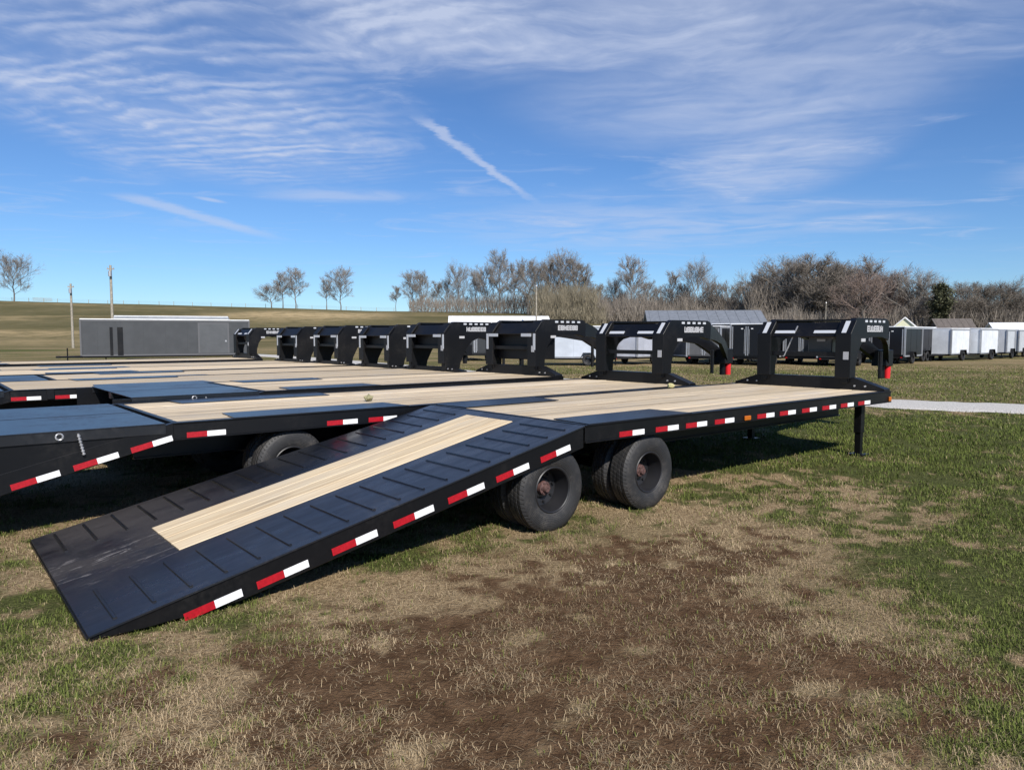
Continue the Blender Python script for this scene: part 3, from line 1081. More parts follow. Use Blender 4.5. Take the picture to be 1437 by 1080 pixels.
def dove(root, Hh, D, drop_len, ramp_len, lift=0.0, seed=0, tapes=True):
    """sloping dovetail with the two wide ramps folded level above it"""
    slope = .24
    for va, vb in ((0.0, .08), (UW - .08, UW)):
        b = MB()
        b.prism([(Hh, D), (Hh - drop_len, D - slope * drop_len), (Hh - drop_len, D - slope * drop_len - .19), (Hh, D - .17)], va, vb, 'uz')
        b.build('dovetail_rail', M['black'], root, bevel=.004)
    b = MB()
    b.prism([(Hh - .02, D - .05), (Hh - drop_len, D - .05 - slope * drop_len), (Hh - drop_len, D - .09 - slope * drop_len), (Hh - .02, D - .09)], .08, UW - .08, 'uz')
    b.build('dovetail_floor', M['plate'], root)
    zt = D + lift
    for k, (va, vb) in enumerate(((-.006, UW / 2 - .02), (UW / 2 + .02, UW + .006))):
        b = MB()
        b.box(Hh - .07 - ramp_len, Hh - .07, va, vb, zt - .012, zt)
        b.box(Hh - .07 - ramp_len, Hh - .07, va, va + .05, zt - .10, zt - .012)
        b.box(Hh - .07 - ramp_len, Hh - .07, vb - .05, vb, zt - .10, zt - .012)
        fr = b.build('folded_ramp', M['plate'], root, bevel=.003)
        b = MB()
        for i in range(12):
            a0, a1 = 2 * PI * i / 12, 2 * PI * (i + 1) / 12
            b.tube((Hh - .94 + .028 * math.cos(a0), va - .008, zt - .05 + .028 * math.sin(a0)), (Hh - .94 + .028 * math.cos(a1), va - .008, zt - .05 + .028 * math.sin(a1)), .008, n=5)
        b.build('lift_ring', M['steel'], fr)
    for va, vb in ((.012, .03), (UW - .03, UW - .012)):
        b = MB()
        b.prism([(Hh - .10, D - .01), (Hh - drop_len, D - .01), (Hh - drop_len, D - slope * drop_len - .05), (Hh - .10, D - .06)], va, vb, 'uz')
        b.build('dovetail_web', M['black'], root)
    b = MB()
    for i in range(14):
        t0, t1_ = i / 14, (i + 1) / 14
        b.tube((Hh - .80 + .04 * t0, -.028 , D - .03 - .19 * t0), (Hh - .80 + .04 * t1_, -.028, D - .03 - .19 * t1_), .014 if i % 2 else .009, n=6)
    b.build('assist_spring', M['steel'], root)
    if tapes:
        for k in range(int(drop_len / .47)):
            u = Hh - .19 - .465 * k
            tape(root, u, -.001, D - .128 - slope * (Hh - u) - .01, math.atan(slope))
    b = MB()
    b.box(Hh - drop_len - .05, Hh - drop_len, .1, UW - .1, D - slope * drop_len - .19, D - slope * drop_len - .02)
    b.build('tail_bar', M['black'], root)
    for v in (.25, UW - .25):
        b = MB()
        b.box(Hh - drop_len - .075, Hh - drop_len - .05, v - .10, v + .10, D - slope * drop_len - .15, D - slope * drop_len - .05)
        b.build('tail_light', M['red_lens'], root, bevel=.01)


t2 = flatbed('flatbed_trailer', 'second black flatbed trailer, deck pressed against the nearest one, ramps folded level', STEP, 5.40, -2.88, D1 - .005,
             dict(near=1, plates=(-2.30, -.25), axles=(-1.68, -.34), seed=5, tapes=(-2.57, -1.11, -.6, 0.0)))
dove(t2, -2.88, D1 - .005, 2.6, 2.35, .002)
t3 = flatbed('flatbed_trailer', 'black flatbed trailer third from the camera with a dark toolbox in its gooseneck', STEP * 2, 4.86, -.98, D1 + .045,
             dict(near=2, plates=(-.6, .9), axles=(.0, 1.3), seed=8, toolbox=True, vertical_tape=True, red=False, tapes=()))
dove(t3, -.98, D1 + .045, 1.9, 1.62, .006, tapes=False)
t4 = flatbed('flatbed_trailer', 'black flatbed trailer fourth from the camera with edge tape beside the folded ramps', STEP * 3, 4.55, -3.70, D1 + .03,
             dict(near=3, plates=(-2.6, -.8), axles=(-1.9, -.5), seed=9, toolbox=True, slim=True, red=False, vertical_tape=True, pockets=True, tapes=(-3.50, -2.95, 1.9, 2.6, 3.2, 3.8)))
dove(t4, -3.70, D1 + .03, 1.6, 1.5, -.0, tapes=False)
labs = ['black flatbed trailer fifth from the camera, left of the one with edge tape',
        'black flatbed trailer sixth from the camera, its gooseneck before the grassy hill',
        'black flatbed trailer seventh from the camera, goosenecks crowding close behind it']
for k, (F_, H_, dz) in enumerate(((4.72, -2.75, .0), (4.66, -3.6, .01), (4.62, -3.2, .0))):
    t = flatbed('flatbed_trailer', labs[k], STEP * (4 + k), F_, H_, D1 + dz,
                dict(near=4, plates=(H_ + 1.0, H_ + 2.8), axles=(H_ + 1.2, H_ + 2.5), seed=12 + k, toolbox=True, slim=True, vertical_tape=True, red=False, tapes=()))
    if k == 0: dove(t, H_, D1 + dz, 1.6, 1.6, 0, tapes=False)
t8 = flatbed('flatbed_trailer', 'farthest black flatbed trailer, rail with stake pockets below the grey cargo trailer', STEP * 7 + 1.75, 4.75, -6.2, D1 + .0,
             dict(near=5, plates=(-4.6, -2.6), axles=(-4.3, -3.0), seed=21, pockets=True, red=False, tapes=(-2.5, -1.5, -.5, .5, 1.5)))


def crumpled(u, v, z, label, col):
    bm = bmesh.new()
    bmesh.ops.create_icosphere(bm, subdivisions=2, radius=.06)
    for vv in bm.verts:
        nn = mnoise.noise(vv.co * 30 + Vector((u, v, 0)))
        vv.co *= 1 + .55 * nn
        vv.co.z = max(vv.co.z * .75, -.035)
    me_ = bpy.data.meshes.new('crumpled_rag')
    bm.to_mesh(me_); bm.free()
    me_.materials.append(simple('rag_cloth', col, .9, var=.3, vscale=30))
    o = link('crumpled_rag', me_, None, (*tw(u, v), z + .035))
    tag(o, label, 'rag')


crumpled(4.45, 2.50, D1, 'small crumpled yellowish rag on the nearest deck before the second gooseneck', (.42, .38, .18))
crumpled(-.29, 3.60, D1 - .005, 'small crumpled olive rag on the second deck behind the ramp hinge', (.24, .22, .12))

# ------------------------------------------------------------------ enclosed cargo trailers
MC = {}


def cmat(col, rough=.38, metal=0.0):
    k = (col, rough, metal)
    if k not in MC:
        MC[k] = simple('sheet_metal', col, rough, metal, var=.10, vscale=1.5, bump=.03, bscale=2.0)
    return MC[k]


TRIM = simple('aluminium_trim', (.42, .43, .45), .4, .5, var=.1)
WHITE = (.78, .79, .80)
BLK = (.006, .006, .008)
SIL = (.50, .54, .60)
GRY = (.058, .060, .063)


TRIM_DARK = simple('dull_trim', (.12, .12, .125), .5, .3)


def cargo(label, x, y, yaw, L, Wd, Hh, side, end, doors=False, side_door=None, z0=.48, wheels=True, vnose=0.0, roof_white=True, tongue=True, group='enclosed cargo trailers', TRIM=TRIM):
    """long axis along local x; the end with doors at x=-L/2, tongue at +L/2"""
    root = empty('cargo_trailer', (x, y, gz(x, y)), yaw)
    tag(root, label, 'cargo trailer', group)
    hl, hw = L / 2, Wd / 2
    b = MB()
    poly = [(-hl, -hw), (hl, -hw), (hl + vnose, 0), (hl, hw), (-hl, hw)] if vnose else [(-hl, -hw), (hl, -hw), (hl, hw), (-hl, hw)]
    b.prism(poly, z0, Hh - .03, 'uv')
    b.build('body', cmat(side), root, bevel=.01)
    b = MB()
    rp = [(px * 1.006, py * 1.015) for px, py in poly]
    b.prism(rp, Hh - .031, Hh + .03, 'uv')
    b.build('roof', cmat(WHITE if roof_white else side), root, bevel=.015)
    # lower and corner trims
    for s in (-1, 1):
        b = MB(); b.box(-hl - .01, hl + .01, s * hw - .012 + s * .006, s * hw + .012 + s * .006, z0 - .03, z0 + .06); b.build('lower_trim', TRIM, root)
        b = MB(); b.box(-hl - .01, hl + .01, s * hw - .01 + s * .006, s * hw + .01 + s * .006, Hh - .12, Hh - .035); b.build('upper_trim', TRIM, root)
        for e in (-1, 1):
            b = MB(); b.box(e * hl - .045 + e * .005, e * hl + .045 + e * .005, s * hw - .045 + s * .008, s * hw + .045 + s * .008, z0 + .001, Hh - .034); b.build('corner_post', TRIM, root)
    # seams of the side skin
    sk = MB().box(-.008, .008, -.006, .006, z0 + .06, Hh - .12).mesh('panel_seam', cmat(tuple(c_ * .8 for c_ in side)))
    for s in (-1, 1):
        k = -hl + 1.22
        while k < hl - .4:
            link('panel_seam', sk, root, (k, s * hw, 0))
            k += 1.22
    # end skin and doors
    b = MB(); b.box(-hl - .014, -hl - .001, -hw + .05, hw - .05, z0 + .05, Hh - .05); e = b.build('end_panel', cmat(end), root)
    if doors:
        for s in (-1, 1):
            lo, hi = (.03, hw - .09) if s > 0 else (-hw + .09, -.03)
            b = MB(); b.box(-hl - .035, -hl - .015, lo, hi, z0 + .10, Hh - .14); d = b.build('rear_door', cmat(end), root, bevel=.006)
            b = MB()
            for va, vb in ((lo, lo + .06), (hi - .06, hi)):
                b.box(-hl - .045, -hl - .036, va, vb, z0 + .10, Hh - .14)
            b.build('door_frame', TRIM, d)
            b = MB(); b.tube((-hl - .06, s * .14, z0 + .2), (-hl - .06, s * .14, Hh - .3), .014, n=6); b.build('lock_bar', TRIM, d)
            b = MB(); b.box(-hl - .055, -hl - .044, s * .30 - .06, s * .30 + .06, Hh - .30, Hh - .24); b.build('door_light', M['tape_white'], d)
    else:
        b = MB(); b.box(-hl - .024, -hl - .0145, -.30, .30, z0 + .35, z0 + .75); b.build('access_panel', cmat(end), e)
    for s in (-1, 1):
        b = MB(); b.box(-hl - .05, -hl - .02, s * (hw - .16) - .05, s * (hw - .16) + .05, z0 - .10, z0 - .032); b.build('tail_light', M['red_lens'], root)
    if side_door:
        s, u0, u1 = side_door
        b = MB(); b.box(u0, u1, s * hw - .012 + s * .012, s * hw + .012 + s * .012, z0 + .08, Hh - .25); d = b.build('side_door', cmat(tuple(min(1, c_ * 1.5) for c_ in side)), root)
        b = MB()
        for a_, c_ in ((u0 - .09, u0 - .001), (u1 + .001, u1 + .09)):
            b.box(a_, c_, s * hw - .014 + s * .014, s * hw + .014 + s * .014, z0 + .08, Hh - .17)
        b.box(u0, u1, s * hw - .014 + s * .014, s * hw + .014 + s * .014, Hh - .249, Hh - .17)
        b.build('door_frame', TRIM, d)
        b = MB(); b.box(u0 + .06, u0 + .16, s * hw + s * .026 - .012, s * hw + s * .026 + .012, z0 + .8, z0 + .9); b.build('latch', M['steel'], d)
    b = MB()
    b.box(-hl, hl, -hw + .08, hw - .08, z0 - .12, z0 - .031)
    b.build('chassis', M['black_far'], root)
    if wheels:
        t, r, h = wheel_meshes()
        ax = [-.25] if L < 4 else [-.75, .1]
        for u in ax:
            for s in (-1, 1):
                o = link('wheel', t, root, (u - .1, s * (hw + .02), .345), (0, 0, 0 if s < 0 else PI))
                o.scale = (.88, .88, .88)
                link('rim', r, o)
        for s in (-1, 1):
            b = MB()
            u0, u1 = ax[0] - .55, ax[-1] + .35
            b.prism([(u0, .42), (u0 + .16, .76), (u1 - .16, .76), (u1, .42), (u1 - .03, .42), (u1 - .18, .735), (u0 + .18, .735), (u0 + .03, .42)], s * (hw + .013), s * (hw + .20), 'uz')
            b.build('fender', M['black_far'], root)
    if tongue:
        b = MB()
        b.tube((hl - .1, -hw * .7, z0 - .08), (hl + 1.2 + vnose, 0, z0 - .08), .05, n=6)
        b.tube((hl - .1, hw * .7, z0 - .08), (hl + 1.2 + vnose, 0, z0 - .08), .05, n=6)
        b.box(hl + 1.15 + vnose, hl + 1.4 + vnose, -.06, .06, z0 - .14, z0 - .02)
        b.build('tongue', M['black_far'], root)
        b = MB()
        b.tube((hl + .8 + vnose, 0, .02), (hl + .8 + vnose, 0, z0 + .45), .035, n=8)
        b.box(hl + .70 + vnose, hl + .90 + vnose, -.1, .1, -.01, .02)
        b.build('jack', M['black_far'], root)
    return root


def place(px, Y):
    p_ = at(px, 470, Y)
    return p_.x, p_.y


# long grey trailer at left, side on
xg, yg = place(236, 46)
gt = cargo('long weathered grey enclosed trailer standing side-on below the grassy hill', xg, yg, PI + R(27), 9.4, 2.5, 2.72, GRY, GRY, side_door=(1, -3.4, -1.75), wheels=False, z0=.55, TRIM=TRIM_DARK)
for px0, wd in ((.35, .16), (.75, .30)):
    b = MB()
    hwx = 3.55 - px0
    b.box(hwx - wd, hwx, 1.262, 1.285, .56, 2.25)
    b.build('dark_louvre', M['black_far'], gt)
xg, yg = place(245, 52)
cargo('white-roofed enclosed trailer behind the long grey one', xg, yg, PI + R(20), 7.2, 2.4, 3.08, (.35, .36, .37), (.35, .36, .37), wheels=False)

# row in the middle distance
x, y = place(818, 43)
cargo('pale blue-grey cargo trailer seen through the third gooseneck', x, y, R(172), 3.9, 2.1, 2.28, SIL, SIL, vnose=.5)
x, y = place(893, 45)
cargo('bright white cargo trailer framed by the second gooseneck', x, y, R(-130), 3.2, 2.0, 2.2, (.42, .44, .50), WHITE)
x, y = place(958, 47)
cargo('white cargo trailer right of the second gooseneck upright', x, y, R(-60), 3.2, 1.9, 2.2, (.06, .06, .065), WHITE)
x, y = place(1000, 45)
cargo('grey cargo trailer with its end behind the second trailer coupler', x, y, R(60), 4.0, 2.0, 2.3, BLK, (.10, .10, .105), doors=True)
x, y = place(1066, 44)
cargo('black cargo trailer with silver-framed double rear doors left of the nearest gooseneck', x, y, R(50), 3.8, 2.0, 2.42, BLK, BLK, doors=True)
x, y = place(1136, 45)
cargo('black cargo trailer seen through the nearest gooseneck opening at left', x, y, R(55), 4.0, 2.0, 2.25, BLK, BLK, doors=True)
x, y = place(1180, 43)
cargo('charcoal cargo trailer with a pale sticker seen through the nearest gooseneck', x, y, R(60), 4.2, 2.0, 2.0, BLK, (.035, .035, .038), doors=True)
x, y = place(1236, 47)
cargo('black cargo trailer just right of the nearest gooseneck nose', x, y, R(48), 4.0, 2.0, 2.2, BLK, (.05, .05, .052), doors=True)
x, y = place(1278, 50)
cargo('black cargo trailer with silver corner posts below the cream gable', x, y, R(44), 4.0, 2.0, 2.30, BLK, BLK, doors=True)
x, y = place(1300, 53)
cargo('dark cargo trailer at the left end of the white row', x, y, R(50), 3.6, 2.0, 2.2, (.03, .032, .036), (.03, .032, .036))
x, y = place(1327, 51)
cargo('first silver and white cargo trailer at the left of the white row', x, y, R(-140), 3.4, 1.9, 2.22, (.66, .69, .73), WHITE)
x, y = place(1368, 53)
cargo('silver and white cargo trailer with a black wheel in the white row', x, y, R(-140), 3.6, 1.9, 2.24, (.66, .69, .73), WHITE)
x, y = place(1398, 56)
cargo('cargo trailer with black end between two white ones', x, y, R(-135), 2.6, 1.9, 2.2, (.50, .52, .55), BLK)
x, y = place(1416, 59)
cargo('white ended cargo trailer beside the right edge of the white row', x, y, R(-135), 3.2, 1.9, 2.2, (.50, .52, .55), WHITE)
x, y = place(1442, 61)
cargo('grey cargo trailer cut by the right edge of the photo', x, y, R(-140), 3.4, 1.9, 2.2, (.22, .23, .24), (.22, .23, .24))
x, y = place(662, 52)
cargo('dark cargo trailer between the third and fourth goosenecks', x, y, R(100), 4.0, 2.1, 2.4, (.03, .032, .035), (.03, .032, .035), doors=True)

x, y = place(1034, 49)
cargo('black cargo trailer behind the double-doored one, tucked against its left side', x, y, R(52), 3.8, 2.0, 2.50, BLK, BLK, doors=True)
x, y = place(1104, 48)
cargo('black cargo trailer behind the left upright of the nearest gooseneck', x, y, R(52), 3.8, 2.0, 2.45, BLK, BLK, doors=True)
x, y = place(1258, 46)
cargo('black cargo trailer standing nearest the red coupler cap at right', x, y, R(46), 3.6, 2.0, 2.28, BLK, BLK, doors=True)

# stacked pallets of orange timber seen between goosenecks
root = empty('timber_stack', (*place(640, 50), 0), R(20))
tag(root, 'orange-brown timber stack on bearers between the third and fourth goosenecks', 'timber stack')
wm = wood_material('orange_timber', (.85, .55, .35))
for s in (-.4, .4):
    MB().box(s - .06, s + .06, -.5, .5, 0, .55).build('bearer', M['wood'], root)
bm_ = MB().box(-.55, .55, -.075, .075, 0, .11).mesh('board', wm)
for lv in range(7):
    for k in range(5):
        link('board', bm_, root, (random.uniform(-.05, .05), -.36 + k * .18, .55 + lv * .14))

# ------------------------------------------------------------------ buildings
ROOFW = simple('white_metal_roof', (.80, .80, .80), .45, var=.05)
ROOFG = simple('grey_metal_roof', (.20, .215, .235), .45, .2, var=.12)
WALLW = simple('white_siding', (.74, .74, .73), .6, var=.05)
WALLC = simple('cream_siding', (.70, .70, .50), .6, var=.06)
GLASS = simple('dark_glass', (.02, .025, .03), .1)


def shed(label, x, y, yaw, L, Wd, eave, ridge, wall, roof, over=.35, z=None, windows=3):
    """gabled building, ridge along local x"""
    root = empty('shed', (x, y, gz(x, y) if z is None else z), yaw)
    tag(root, label, 'building')
    hl, hw = L / 2, Wd / 2
    b = MB()
    b.prism([(-hw, 0), (hw, 0), (hw, eave), (0, ridge - .05), (-hw, eave)], -hl, hl, 'vz')
    wl = b.build('wall', wall, root)
    ln = math.hypot(hw, ridge - eave)
    for s in (-1, 1):
        sx = hw * (1 + over / ln)
        ez = eave - (ridge - eave) * over / ln
        b = MB()
        b.prism([(0, ridge), (s * sx, ez), (s * sx, ez - .12), (0, ridge - .12)], -hl - over, hl + over, 'vz')
        rf_ = b.build('roof_slope', roof, root)
        rib = MB()
        k = -hl
        while k < hl + over:
            p0, p1 = Vector((k, 0, ridge + .01)), Vector((k, s * sx, ez + .01))
            rib.tube(p0, p1, .025, n=4)
            k += .9
        rib.build('roof_ribs', roof, rf_)
    for k in range(windows):
        u = -hl + L * (k + .5) / windows
        for s in (-1, 1):
            b = MB(); b.box(u - .5, u + .5, s * hw - .02, s * hw + .02, eave * .45, eave * .78); wn = b.build('window', GLASS, root)
            b = MB(); b.box(u - .56, u + .56, s * hw - .03, s * hw + .03, eave * .45 - .07, eave * .45 - .001); b.build('sill', wall, wn)
    b = MB(); b.box(-hl - .03, -hl + .02, -.8, .8, .0, min(2.2, eave * .85)); b.build('door', ROOFG, root)
    return root


def at_top(px, py, Y):
    return at(px, py, Y)


x, y = place(700, 66)
shed('low building with white metal roof behind the third gooseneck', x, y, R(4), 8.4, 5.0, 2.6, 3.5, WALLW, ROOFW)
x, y = place(985, 70)
shed('white shed with grey metal roof behind the second and nearest goosenecks', x, y, R(-6), 10.2, 7.0, 2.7, 4.15, WALLW, ROOFG)
x, y = place(1270, 82)
shed('small cream gabled building right of the nearest gooseneck', x, y, R(60), 4.0, 2.7, 2.5, 3.75, WALLC, ROOFW, .15)
x, y = place(1334, 110)
shed('low brown-roofed building behind the white cargo row', x, y, R(-5), 5.0, 4.0, 2.6, 4.2, simple('brown_siding', (.12, .09, .075), .8, var=.2), simple('brown_roof', (.10, .085, .075), .8, var=.2))
x, y = place(1452, 88)
shed('white-roofed shed at the right edge behind the white cargo row', x, y, R(-20), 9.0, 6.0, 2.2, 3.3, WALLW, ROOFW)

# ------------------------------------------------------------------ poles and fence
POLE = simple('weathered_pole_wood', (.30, .27, .22), .9, var=.25, vscale=6)


def ground_at(px, Y):
    p_ = at(px, 470, Y)
    return p_.x, p_.y, gz(p_.x, p_.y)


def pole(label, px, Y, top_py, transformer=True):
    rw = .17 if transformer else .075
    x, y, z = ground_at(px, Y)
    top = at(px, top_py, Y).z - z
    root = empty('utility_pole', (x, y, z), R(15))
    tag(root, label, 'utility pole')
    MB().tube((0, 0, -.1), (0, 0, top), rw, rw * .75, 10).build('shaft', POLE, root, smooth=True)
    if transformer:
        MB().box(-.38, .38, -.06, .06, top - .5, top - .38).build('crossarm', POLE, root)
        for k in (-.32, .32):
            MB().tube((k, 0, top - .38), (k, 0, top - .22), .04, .03, 6).build('insulator', M['steel'], root)
        MB().tube((.0, -.32, top - 1.3), (.0, -.32, top - .7), .18, n=10).build('transformer', M['steel'], root)
    else:
        MB().tube((0, 0, top), (0, 0, top + .12), .11, .06, 8).build('cap_lamp', M['steel'], root)


pole('tall wooden utility pole standing behind the long grey trailer', 158.5, 84, 372)
pole('shorter wooden utility pole left of the long grey trailer', 102, 100, 398)
pole('thin pale pole rising in front of the white-roofed building', 752.5, 62, 402, False)
pole('thin pale pole among the trees behind the nearest gooseneck', 1158, 120, 425, False)

xs0 = ground_at(-120, 296)[0]
xs1 = ground_at(560, 296)[0]
fr = empty('pasture_fence', (0, 296, 0))
tag(fr, 'thin post and wire fence along the hill crest', 'fence')
FPM = MB().tube((0, 0, -.2), (0, 0, 1.55), .10, .09, 6).mesh('post', POLE)
k = xs0
prev = None
wire = MB()
while k < xs1:
    zz = gz(k, 296)
    link('post', FPM, fr, (k, 0, zz), (random.uniform(-.04, .04), random.uniform(-.04, .04), 0))
    if prev:
        for h_ in (.5, .95, 1.35):
            wire.tube((prev[0], 0, prev[1] + h_), (k, 0, zz + h_), .02, n=3, cap=False)
    prev = (k, zz)
    k += 7.0 + random.uniform(-1.5, 1.5)
wire.build('wire', M['steel'], fr)
rl = MB()
x0_ = ground_at(48, 296)[0]
for k in range(4):
    zz = gz(x0_ + k * 2, 296)
    for h_ in (.5, 1.0, 1.5):
        rl.box(x0_ + k * 2, x0_ + k * 2 + 2.0, -.05, .05, zz + h_, zz + h_ + .14)
rl.build('corral_rails', POLE, fr)

# ------------------------------------------------------------------ trees
BARK = simple('grey_bark', (.17, .15, .13), .95, var=.3, vscale=2.0)
TWIG = {'grey': simple('grey_twigs', (.235, .21, .185), .95, var=.25, vscale=.4),
        'brown': simple('brown_twigs', (.200, .172, .142), .95, var=.25, vscale=.4),
        'red': simple('reddish_twigs', (.215, .162, .135), .95, var=.25, vscale=.4),
        'olive': simple('olive_twigs', (.195, .168, .115), .95, var=.25, vscale=.4)}
NEEDLE = simple('dark_needles', (.075, .078, .038), .9, var=.4, vscale=1.0)


def bare_tree_mesh(seed, spread=.30, levels=(16, 8, 7, 5), crown_from=.28, w=1.0):
    """unit-height leafless tree: trunk mesh and crown of branches and twigs"""
    r = random.Random(seed)
    trunk, crown = MB(), MB()
    pts = [Vector((0, 0, -.01))]
    for k in range(7):
        z = (k + 1) / 7 * .86
        pts.append(Vector((r.uniform(-.018, .018) * (k + 1) * .5, r.uniform(-.018, .018) * (k + 1) * .5, z)))
    for k in range(7):
        trunk.tube(pts[k], pts[k + 1], .017 * (1 - k / 8.2), .017 * (1 - (k + 1) / 8.2), 6, cap=False)

    def ribbon(p0, p1, w0, w1):
        d = (p1 - p0)
        s_ = d.cross(Vector((r.uniform(-1, 1), r.uniform(-1, 1), r.uniform(-.3, .3))))
        if s_.length < 1e-6: return
        s_.normalize()
        crown.add([p0 - s_ * w0, p0 + s_ * w0, p1 + s_ * w1, p1 - s_ * w1], [(0, 1, 2, 3)])

    def grow(p, d, ln, lv, wd):
        n = 2
        q_ = p
        dd = d.copy()
        path = [p]
        for i in range(n):
            dd = (dd + Vector((r.uniform(-.22, .22), r.uniform(-.22, .22), r.uniform(-.05, .22)))).normalized()
            e = q_ + dd * ln / n
            if lv <= 1: crown.tube(q_, e, wd * (1 - i * .35 / n), wd * (1 - (i + 1) * .4 / n), 3, cap=False)
            else: ribbon(q_, e, wd, wd * .7)
            q_ = e
            path.append(e)
        if lv + 1 >= len(levels): return
        for c_ in range(levels[lv + 1]):
            t = r.uniform(.25, 1.0)
            base = path[0].lerp(path[1], t * 2) if t < .5 else path[1].lerp(path[2], t * 2 - 1)
            ax = dd.orthogonal().normalized()
            ax.rotate(Matrix.Rotation(r.uniform(0, 2 * PI), 3, dd))
            nd = (dd * r.uniform(.5, 1.0) + ax * r.uniform(.4, .85) + Vector((0, 0, .18))).normalized()
            grow(base, nd, ln * r.uniform(.42, .66), lv + 1, wd * .56)

    for k in range(levels[0]):
        t = crown_from + (1 - crown_from) * (k + r.random()) / levels[0]
        i = min(int(t * 7), 6)
        base = pts[i].lerp(pts[i + 1], t * 7 - i) if t < .98 else pts[-1]
        a_ = k * 2.4 + r.uniform(-.5, .5)
        up = .55 + .7 * t + r.uniform(-.1, .2)
        d = Vector((math.cos(a_), math.sin(a_), up)).normalized()
        ln = spread * (1.15 - .75 * abs(t - .5)) * r.uniform(.75, 1.15)
        grow(base, d, min(ln, (1.03 - base.z) / max(d.z, .2)), 0, .0048 * w)
    return trunk.mesh('trunk', BARK, smooth=True), crown


CROWNS = {}
PROTO = []
for s_ in range(6):
    tm, cb = bare_tree_mesh(100 + s_, spread=(.30, .36, .26, .42, .32, .24)[s_], crown_from=(.26, .2, .34, .16, .22, .40)[s_], w=1.25)
    PROTO.append((tm, cb))


def crown_mesh(i, kind):
    if (i, kind) not in CROWNS:
        CROWNS[(i, kind)] = PROTO[i][1].mesh('crown', TWIG[kind])
    return CROWNS[(i, kind)]


def tree(px, top_py, Y, i, kind, label, group=None, base_z=None, wide=1.0):
    x, y, z = ground_at(px, Y)
    if base_z is not None: z = base_z
    h = at(px, top_py, Y).z - z
    root = empty('bare_tree', (x, y, z - .1), random.uniform(0, 6))
    root.scale = (h * wide, h * wide, h)
    tag(root, label, 'tree', group)
    link('trunk', PROTO[i][0], root)
    link('crown', crown_mesh(i, kind), root)


tree(22, 368, 292, 3, 'grey', 'lone round-crowned bare tree at the far left of the hill crest', wide=1.15)
tree(382, 405, 290, 3, 'brown', 'low spreading bare tree, leftmost of the clump on the crest', wide=1.9)
tree(398, 386, 294, 2, 'grey', 'slim bare tree in the middle of the crest clump')
tree(416, 381, 292, 0, 'grey', 'tallest bare tree of the crest clump above the goosenecks', wide=1.1)
tree(459, 394, 294, 2, 'grey', 'thin bare tree left of a taller one on the crest')
tree(479, 383, 292, 1, 'grey', 'tall bare tree alone between the crest clump and the woods')
tree(556, 404, 296, 5, 'grey', 'small thin bare tree at the left start of the treeline')
LINE = [(580, 388, 290, 'grey'), (592, 386, 284, 'grey'), (612, 398, 288, 'grey'), (628, 394, 288, 'grey'), (643, 383, 282, 'grey'), (668, 384, 278, 'grey'),
        (684, 380, 270, 'grey'), (701, 361, 262, 'grey'), (722, 376, 262, 'grey'), (741, 369, 250, 'grey'), (757, 380, 250, 'brown'), (775, 372, 240, 'brown'),
        (792, 365, 236, 'grey'), (808, 371, 236, 'brown'), (824, 388, 240, 'brown'), (842, 402, 240, 'brown'), (862, 400, 240, 'brown'), (886, 369, 232, 'grey'),
        (905, 400, 236, 'brown'), (922, 406, 240, 'brown'), (942, 387, 226, 'grey'), (960, 400, 226, 'brown'), (976, 383, 220, 'grey'), (997, 402, 220, 'brown'),
        (1018, 404, 216, 'brown'), (1040, 402, 210, 'brown'), (1062, 392, 205, 'brown'), (1080, 386, 200, 'grey'), (1095, 381, 196, 'brown'), (1112, 378, 190, 'brown'),
        (1128, 375, 190, 'grey'), (1143, 369, 186, 'brown'), (1160, 374, 184, 'brown'), (1178, 382, 184, 'brown'), (1196, 386, 184, 'brown'), (1212, 374, 180, 'grey'),
        (1228, 396, 178, 'red'), (1246, 396, 176, 'red'), (1212, 400, 160, 'red'), (1262, 404, 180, 'brown'), (1282, 396, 172, 'grey'), (1298, 400, 172, 'brown'),
        (1340, 408, 170, 'brown'), (1356, 405, 172, 'brown'), (1372, 403, 172, 'brown'), (1390, 405, 172, 'brown'), (1408, 408, 172, 'brown'), (1426, 410, 172, 'brown'), (1446, 408, 172, 'brown')]
ORD = ['leftmost', 'second from left', 'third from left', 'fourth from left', 'fifth from left', 'sixth from left', 'seventh from left', 'eighth from left', 'ninth from left',
       'tenth from left', 'eleventh from left', 'twelfth from left', 'thirteenth from left', 'fourteenth from left']
ZONES = [(752, 'in the hillside treeline', 'hillside treeline'), (832, 'of trees behind the olive thicket', 'trees behind the olive thicket'),
         (1050, 'of bare trees between thicket and right-hand wood', 'trees between thicket and wood'), (1206, 'in the wood left of the nearest gooseneck', 'wood left of the nearest gooseneck'),
         (1310, 'of trees above the nearest gooseneck nose', 'trees above the nearest gooseneck'), (9999, 'of trees right of the evergreen', 'trees right of the evergreen')]
LINE.sort()
count = {}
for k, (px, tp, Y, kd) in enumerate(LINE):
    zone = next(z_ for z_ in ZONES if px < z_[0])
    i_ = count.get(zone[2], 0)
    count[zone[2]] = i_ + 1
    tone_ = {'grey': 'tall grey bare tree', 'brown': 'brown bare tree', 'red': 'reddish bare tree'}[kd]
    tree(px, tp, Y, (k * 5 + 1) % 6 if kd != 'red' else 3, kd, tone_ + ', ' + ORD[i_] + ' ' + zone[1], zone[2],
         wide=random.uniform(.85, 1.15) * (1.25 if px > 1050 else 1.0))


